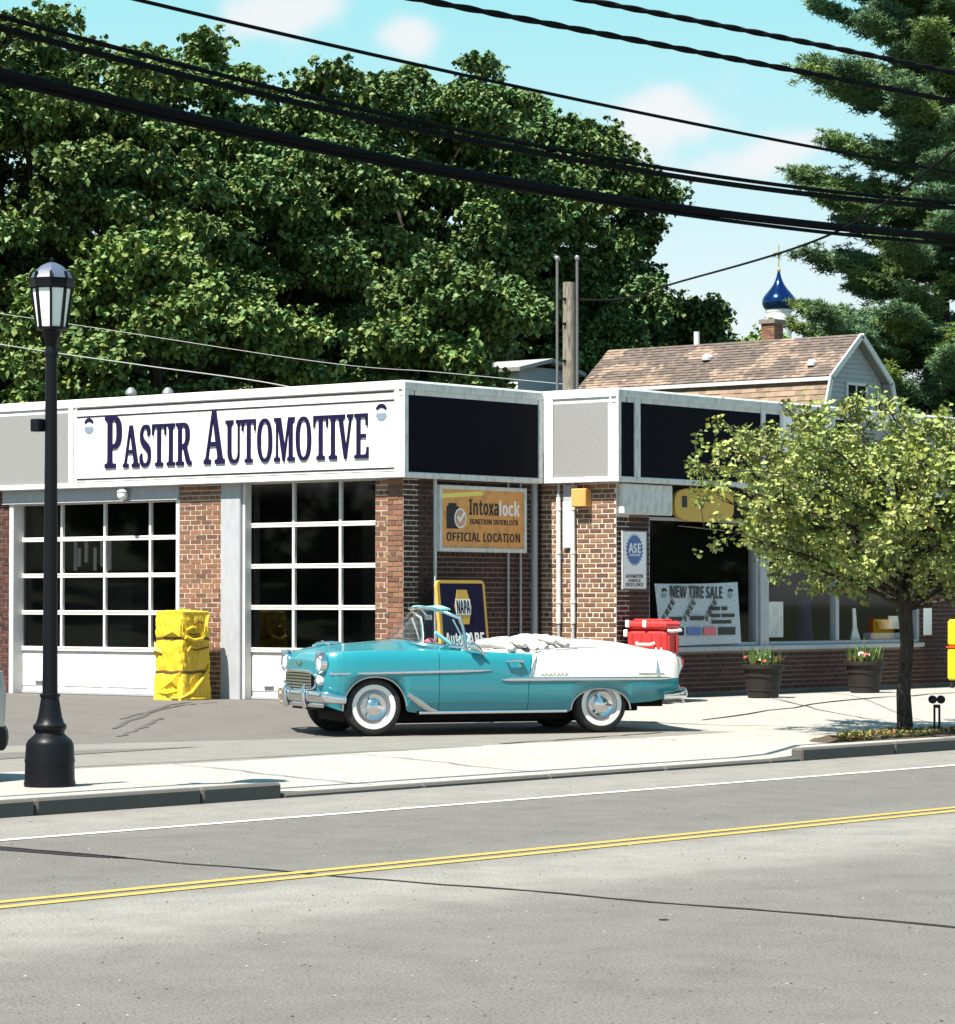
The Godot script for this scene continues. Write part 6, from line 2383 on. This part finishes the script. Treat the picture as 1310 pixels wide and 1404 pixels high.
# ---------------------------------------------------------------- street lamp and small things
func street_lamp() -> void:
	var t := thing("street_lamp", "black cast iron street lamp with a tapered white-paned lantern on the sidewalk", "street lamp", Vector3(18.30, 0.13, -19.855))
	var b := MB.new()
	b.lathe([Vector2(0.222, 0.0), Vector2(0.222, 0.03), Vector2(0.215, 0.06), Vector2(0.212, 0.20), Vector2(0.218, 0.22), Vector2(0.212, 0.24), Vector2(0.205, 0.36), Vector2(0.185, 0.40), Vector2(0.150, 0.43), Vector2(0.125, 0.455), Vector2(0.128, 0.475)], 16, 0.8)
	obj("base", b, M["lamp iron"], t)
	b = MB.new()
	b.lathe([Vector2(0.128, 0.475), Vector2(0.145, 0.50), Vector2(0.145, 0.525), Vector2(0.12, 0.55), Vector2(0.105, 0.60), Vector2(0.088, 0.70), Vector2(0.078, 0.76), Vector2(0.088, 0.775), Vector2(0.088, 0.795), Vector2(0.066, 0.80), Vector2(0.062, 1.6), Vector2(0.055, 2.8), Vector2(0.05, 3.70), Vector2(0.06, 3.72), Vector2(0.06, 3.76), Vector2(0.045, 3.80), Vector2(0.06, 3.86), Vector2(0.09, 3.93), Vector2(0.112, 3.96)], 20, 0.8)
	obj("post", b, M["lamp iron"], t)
	b = MB.new()
	b.box(Vector3(-0.13, 3.06, -0.13), Vector3(-0.03, 3.17, -0.03), 0.01)
	obj("banner_bracket", b, M["lamp iron"], t)
	# lantern: eight sides, panes between ribs
	var y0 := 3.965
	var y1 := 4.30
	var r0 := 0.122
	var r1 := 0.168
	b = MB.new()
	b.lathe([Vector2(0.10, 3.93), Vector2(0.135, 3.94), Vector2(0.138, 3.965), Vector2(0.12, 3.967)], 8, 0.9)
	b.lathe([Vector2(0.165, 4.295), Vector2(0.19, 4.31), Vector2(0.195, 4.36), Vector2(0.205, 4.385), Vector2(0.16, 4.39)], 8, 0.9)
	for k in 8:
		var a := TAU * k / 8.0
		var d := Vector3(sin(a), 0, cos(a))
		b.bar(d * (r0 + 0.006) + Vector3(0, y0 - 0.01, 0), d * (r1 + 0.006) + Vector3(0, y1 + 0.01, 0), 0.02, 0.022, Vector3(-d.z, 0, d.x))
		b.bar(d * 0.19 + Vector3(0, 4.38, 0), d * 0.175 + Vector3(0, 4.44, 0), 0.02, 0.02, Vector3(-d.z, 0, d.x))
	var lan := obj("lantern", b, M["lamp iron"], t)
	for k in 8:
		b = MB.new()
		var a := TAU * k / 8.0
		var c := TAU * (k + 1) / 8.0
		var da := Vector3(sin(a), 0, cos(a))
		var dc := Vector3(sin(c), 0, cos(c))
		var p := [da * r0 + Vector3(0, y0, 0), dc * r0 + Vector3(0, y0, 0), dc * r1 + Vector3(0, y1, 0), da * r1 + Vector3(0, y1, 0)]
		b.quad(p[0], p[1], p[2], p[3])
		obj("pane", b, M["lamp lens"], lan)
	b = MB.new()
	b.lathe([Vector2(0.19, 4.385), Vector2(0.155, 4.44), Vector2(0.09, 4.50), Vector2(0.035, 4.525), Vector2(0.0, 4.53)], 8, 0.9)
	obj("cap", b, M["lamp cap"], t)
	b = MB.new()
	b.lathe([Vector2(0.02, 4.52), Vector2(0.012, 4.54), Vector2(0.02, 4.555), Vector2(0.0, 4.575)], 8, 0.5)
	obj("finial", b, M["lamp iron"], t)


func small_things() -> void:
	# --- tarpaulin-wrapped load by the left brick pier
	var at := Vector3(30.22, ground_y(30.1, -29.9), -30.135)
	var t := thing("wrapped_load", "upright load wrapped in a yellow tarpaulin with straps against the left brick pier", "wrapped load", at)
	var f := FastNoiseLite.new()
	f.seed = 12
	f.frequency = 2.6
	f.noise_type = FastNoiseLite.TYPE_SIMPLEX
	f.fractal_octaves = 3
	f.fractal_type = FastNoiseLite.FRACTAL_RIDGED
	var hx := 0.265
	var hz := 0.265
	var hh := 1.20
	var g := []
	var n := 96
	for i in n:
		var a := TAU * i / n
		var cx := sin(a); var cz := cos(a)
		var e := pow(pow(absf(cx), 14.0) + pow(absf(cz), 14.0), -1.0 / 14.0)
		var row := []
		for j in 61:
			var h := j / 60.0
			var y := h * hh
			# folds: broad billows between the straps, creases that run down from the corners
			var strap := minf(absf(h - 0.33), minf(absf(h - 0.70), absf(h - 0.97)))
			var puff := 0.010 * smoothstep(0.0, 0.10, strap)
			var crease := f.get_noise_3d(cx * 0.9 * e, y * 0.7 + cx * 0.6, cz * 0.9 * e + y * 0.6) * 0.045 * smoothstep(0.0, 0.06, strap)
			var flare := 0.06 * pow(1.0 - h, 6.0)
			var k := 1.0 + (puff + crease + flare) * 1.6
			row.append(Vector3(cx * e * hx * k, y, cz * e * hz * k))
		# close over the top
		for q in [0.96, 0.75, 0.4, 0.0]:
			var pt: Vector3 = row[60]
			row.append(Vector3(pt.x * q, hh + 0.02 * (1.0 - q) + 0.025 * f.get_noise_2d(pt.x * q * 3.0, pt.z * q * 3.0), pt.z * q))
		g.append(row)
	var b := MB.new()
	b.grid(g, true, 0.9)
	# stiff folded flaps, each a shallow tent on the face that looks down the street
	for q in [[[0.25, 1.06], [-0.12, 0.86], [0.24, 0.86], [0.13, 0.93]], [[0.25, 0.40], [-0.14, 0.14], [0.18, 0.18], [0.12, 0.26]], [[-0.26, 0.80], [-0.10, 0.64], [-0.27, 0.60], [-0.22, 0.68]], [[-0.22, 0.10], [0.20, 0.13], [0.05, 0.015], [0.02, 0.09]]]:
		var c3 := []
		for m in 4:
			c3.append(Vector3(-hx - (0.07 if m == 3 else 0.022), q[m][1], q[m][0]))
		for m in 3:
			b.tri(c3[m], c3[(m + 1) % 3], c3[3])
	obj("tarpaulin", b, M["yellow tarpaulin"], t)
	for h in [0.33, 0.70]:
		b = MB.new()
		var loop := []
		for i in n + 1:
			var p: Vector3 = g[i % n][int(h * 60)]
			loop.append(Vector3(p.x * 1.012, p.y + 0.008 * sin(i * 0.4), p.z * 1.012))
		b.tube(loop, Vector2(0.006, 0.022), 6, false)
		obj("strap", b, M["dark strap"], t)
	# a hem that sweeps across the street side, a hanging loop above it
	b = MB.new()
	b.tube([Vector3(-0.308, 0.030, 0.090), Vector3(-0.287, 0.030, 0.270), Vector3(-0.140, 0.100, 0.315), Vector3(0.035, 0.250, 0.310), Vector3(0.196, 0.400, 0.300), Vector3(0.269, 0.520, 0.250)], [0.02, 0.025, 0.028, 0.026, 0.022, 0.012], 8)
	b.tube([Vector3(-0.231, 0.860, 0.285), Vector3(-0.105, 0.810, 0.305), Vector3(0.056, 0.830, 0.305), Vector3(0.154, 0.930, 0.300), Vector3(0.182, 1.080, 0.290), Vector3(0.231, 1.150, 0.270)], [0.03, 0.034, 0.034, 0.03, 0.028, 0.02], 8)
	b.tube([Vector3(-0.210, 0.950, 0.280), Vector3(-0.112, 0.990, 0.295), Vector3(0.000, 0.970, 0.295)], [0.02, 0.026, 0.014], 8)
	b.tube([Vector3(-0.189, 0.660, 0.285), Vector3(-0.154, 0.730, 0.300), Vector3(-0.042, 0.710, 0.295), Vector3(0.112, 0.730, 0.290)], [0.014, 0.024, 0.018, 0.01], 8)
	b.tube([Vector3(-0.280, 0.000, 0.198), Vector3(-0.140, 0.020, 0.330), Vector3(0.070, 0.015, 0.330), Vector3(0.210, 0.030, 0.300)], [0.02, 0.02, 0.018, 0.012], 8)
	obj("loose_fold", b, M["yellow tarpaulin"], t)
	b = MB.new()
	for q in [[Vector3(-0.070, 1.030, 0.300), Vector3(-0.014, 1.070, 0.315), Vector3(0.056, 1.050, 0.315), Vector3(0.105, 1.070, 0.305)], [Vector3(-0.084, 0.680, 0.305), Vector3(0.035, 0.690, 0.310), Vector3(0.210, 0.720, 0.290)], [Vector3(-0.168, 0.900, 0.295), Vector3(-0.070, 0.890, 0.305), Vector3(0.028, 0.900, 0.305)]]:
		b.tube(q, 0.011, 6)
	obj("cord", b, M["dark strap"], t)
	# --- red chest on a stand behind the convertible's tail
	at = Vector3(34.04, ground_y(34.0, -24.95), -24.955)
	t = thing("red_chest", "red chest with white latches and label strips behind the convertible's white tail", "chest", at)
	var w := 0.31
	var d := 0.165
	b = MB.new()
	b.box(Vector3(-d, 0.06, -w), Vector3(d, 0.62, w), 0.02)
	obj("cabinet", b, M["red plastic"], t)
	b = MB.new()
	b.box(Vector3(-d - 0.02, 0.63, -w - 0.02), Vector3(d + 0.02, 0.98, w + 0.02), 0.05)
	for z in [-0.24, -0.08, 0.08, 0.24]:
		b.box(Vector3(-d - 0.045, 0.68, z - 0.035), Vector3(-d - 0.015, 0.95, z + 0.035), 0.014)
	for x in [-0.09, 0.09]:
		b.box(Vector3(x - 0.03, 0.66, w + 0.015), Vector3(x + 0.03, 0.9, w + 0.045), 0.012)
	obj("box", b, M["red plastic"], t)
	b = MB.new()
	b.box(Vector3(-d - 0.035, 0.985, -w - 0.035), Vector3(d + 0.035, 1.10, w + 0.035), 0.04)
	b.box(Vector3(-d * 0.7, 1.095, -w * 0.8), Vector3(d * 0.7, 1.125, w * 0.8), 0.015)
	obj("lid", b, M["red plastic"], t)
	for q in [[-0.27, 1.06], [0.02, 1.06], [-0.30, 0.93]]:
		b = MB.new()
		b.box(Vector3(-d - 0.07, q[1] - 0.05, q[0] - 0.03), Vector3(-d - 0.03, q[1] + 0.05, q[0] + 0.03), 0.012)
		obj("latch", b, M["petal white"], t)
	b = MB.new()
	b.tube([Vector3(-d - 0.04, 0.80, -0.12), Vector3(-d - 0.09, 0.78, -0.08), Vector3(-d - 0.09, 0.78, 0.14), Vector3(-d - 0.04, 0.80, 0.18)], 0.02, 8)
	b.tube([Vector3(-0.12, 0.97, w + 0.03), Vector3(-0.10, 0.96, w + 0.075), Vector3(0.12, 0.97, w + 0.075), Vector3(0.15, 0.98, w + 0.03)], 0.02, 8)
	obj("handle", b, M["petal white"], t)
	b = MB.new()
	b.box(Vector3(-d - 0.03, 0.66, -0.26), Vector3(-d - 0.018, 0.71, 0.14))
	b.box(Vector3(-d - 0.032, 0.64, 0.18), Vector3(-d - 0.018, 0.74, 0.29))
	obj("label_strip", b, M["petal white"], t)
	b = MB.new()
	for sx in [-1.0, 1.0]:
		for sz in [-1.0, 1.0]:
			b.tube([Vector3(sx * (d - 0.06), 0.0, sz * (w - 0.06)), Vector3(sx * (d - 0.06), 0.07, sz * (w - 0.06))], 0.03, 8)
	obj("foot", b, M["rubber black"], t)
	# --- two planters
	var pl := ["dark flower tub with white and red flowers below the grey window post", "dark flower tub with white flowers in front of the right shop window"]
	for k in 2:
		var px: float = [35.95, 38.85][k]
		var pz: float = [-24.45, -24.62][k]
		planter(pl[k], Vector3(px, ground_y(px, pz), pz), 60 + k)
	# --- twin-headed standpipe at the kerb
	at = Vector3(32.15, ground_y(32.15, -19.36), -19.36)
	t = thing("standpipe", "short black twin-headed standpipe at the kerb right of the street tree", "standpipe", at)
	b = MB.new()
	for s in [-1.0, 1.0]:
		b.tube([Vector3(s * 0.02, -0.05, s * 0.022), Vector3(s * 0.02, 0.34, s * 0.022)], 0.014, 8)
	b.box(Vector3(-0.03, 0.32, -0.035), Vector3(0.03, 0.36, 0.035), 0.006)
	obj("pipe", b, M["lamp iron"], t)
	for s in [-1.0, 1.0]:
		b = MB.new()
		b.xf = Transform3D(Basis(Vector3(0.772, 0, -0.636), 0.0) * Basis(Vector3(0.636, 0, 0.772), -PI / 2), Vector3(0.05 * s * 0.636, 0.42, 0.05 * s * 0.772) * Vector3(1, 1, 1))
		b.lathe([Vector2(0.0, -0.04), Vector2(0.045, -0.04), Vector2(0.05, -0.02), Vector2(0.05, 0.03), Vector2(0.035, 0.045), Vector2(0.0, 0.045)], 14, 0.6)
		var hd := obj("head", b, M["lamp iron"], t)
		b = MB.new()
		b.xf = Transform3D(Basis(Vector3(0.636, 0, 0.772), -PI / 2), Vector3(0.05 * s * 0.636, 0.42, 0.05 * s * 0.772))
		b.lathe([Vector2(0.024, 0.046), Vector2(0.022, 0.052), Vector2(0.0, 0.053)], 12, 0.6)
		obj("cap", b, M["galvanised"], hd)
	# --- newspaper box at the right edge
	at = Vector3(41.95, 0.385, -24.72)
	t = thing("newspaper_box", "yellow and red newspaper box cut by the right edge", "newspaper box", at)
	b = MB.new()
	b.box(Vector3(-0.24, 0.12, -0.22), Vector3(0.24, 0.62, 0.22), 0.03)
	b.box(Vector3(-0.24, 0.64, -0.22), Vector3(0.24, 1.06, 0.22), 0.04)
	obj("cabinet", b, M["newspaper box yellow"], t)
	b = MB.new()
	b.box(Vector3(-0.25, 0.615, -0.225), Vector3(0.25, 0.645, 0.225), 0.006)
	b.box(Vector3(-0.245, 0.10, 0.14), Vector3(-0.232, 1.1, 0.21))
	obj("red_band", b, M["newspaper box red"], t)
	b = MB.new()
	b.box(Vector3(-0.18, 0.70, 0.215), Vector3(0.18, 0.98, 0.235), 0.008)
	obj("window", b, M["soft black"], t)
	b = MB.new()
	for sx in [-1.0, 1.0]:
		for sz in [-1.0, 1.0]:
			b.box(Vector3(sx * 0.18 - 0.02, 0.0, sz * 0.16 - 0.02), Vector3(sx * 0.18 + 0.02, 0.125, sz * 0.16 + 0.02))
	obj("foot", b, M["rubber black"], t)


func planter(label: String, at: Vector3, sd: int) -> void:
	var r := RandomNumberGenerator.new()
	r.seed = sd
	var t := thing("flower_tub", label, "planter", at)
	var b := MB.new()
	b.lathe([Vector2(0.20, 0.0), Vector2(0.215, 0.01), Vector2(0.27, 0.40), Vector2(0.30, 0.41), Vector2(0.305, 0.46), Vector2(0.275, 0.465), Vector2(0.26, 0.42), Vector2(0.0, 0.41)], 24, 0.6)
	for y in [0.1, 0.3]:
		b.lathe([Vector2(0.20 + y * 0.17 + 0.02, y), Vector2(0.20 + y * 0.17 + 0.022, y + 0.03)], 24)
	obj("tub", b, M["pot brown"], t)
	var green := MB.new()
	for k in 70:
		var a := r.randf() * TAU
		var q := r.randf_range(0.02, 0.26)
		var p := Vector3(cos(a) * q, 0.42, sin(a) * q)
		var tip := p * 1.25 + Vector3(r.randf_range(-0.05, 0.05), r.randf_range(0.05, 0.2), r.randf_range(-0.05, 0.05))
		var s := Vector3(-sin(a), 0, cos(a)) * 0.022
		green.col = Color(0.8, 1, 0.7) * r.randf_range(0.5, 1.1)
		green.tri(p - s * 0.3, p.lerp(tip, 0.6) + s, tip)
		green.tri(p - s * 0.3, tip, p.lerp(tip, 0.6) - s)
	for k in 6:
		var a := r.randf() * TAU
		var h := r.randf_range(0.22, 0.42)
		var lean := Vector3(cos(a), 0, sin(a)) * r.randf_range(0.05, 0.22)
		green.col = Color(1, 1.1, 0.8)
		green.tube([Vector3(0, 0.42, 0), Vector3(0, 0.42 + h * 0.6, 0) + lean * 0.4, Vector3(0, 0.42 + h, 0) + lean], [0.010, 0.008, 0.002], 5)
	obj("leaves", green, M["leaf"], t)
	for c in 2:
		b = MB.new()
		for k in [11, 15][c]:
			var a: float = r.randf() * TAU if c == 0 else PI * (0.1 + 0.9 * (k % 2)) + r.randf_range(-0.8, 0.8)
			var q := r.randf_range(0.0, 0.14) if c == 0 else r.randf_range(0.17, 0.30)
			b.xf = Transform3D(Basis(Vector3(cos(a), 0, sin(a)).cross(Vector3.UP).normalized(), r.randf_range(-0.8, 0.2)), Vector3(cos(a) * q, r.randf_range(0.48, 0.57), sin(a) * q))
			var s := r.randf_range(0.035, 0.055) * (1.2 if c == 0 else 0.75)
			for m in 6:
				var e := TAU * m / 6
				b.tri(Vector3.ZERO, Vector3(sin(e) * s, s * 0.35, cos(e) * s), Vector3(sin(e + 0.9) * s, s * 0.35, cos(e + 0.9) * s))
		obj("white_flowers" if c == 0 else "red_flowers", b, M["petal white"] if c == 0 else M["petal red"], t)
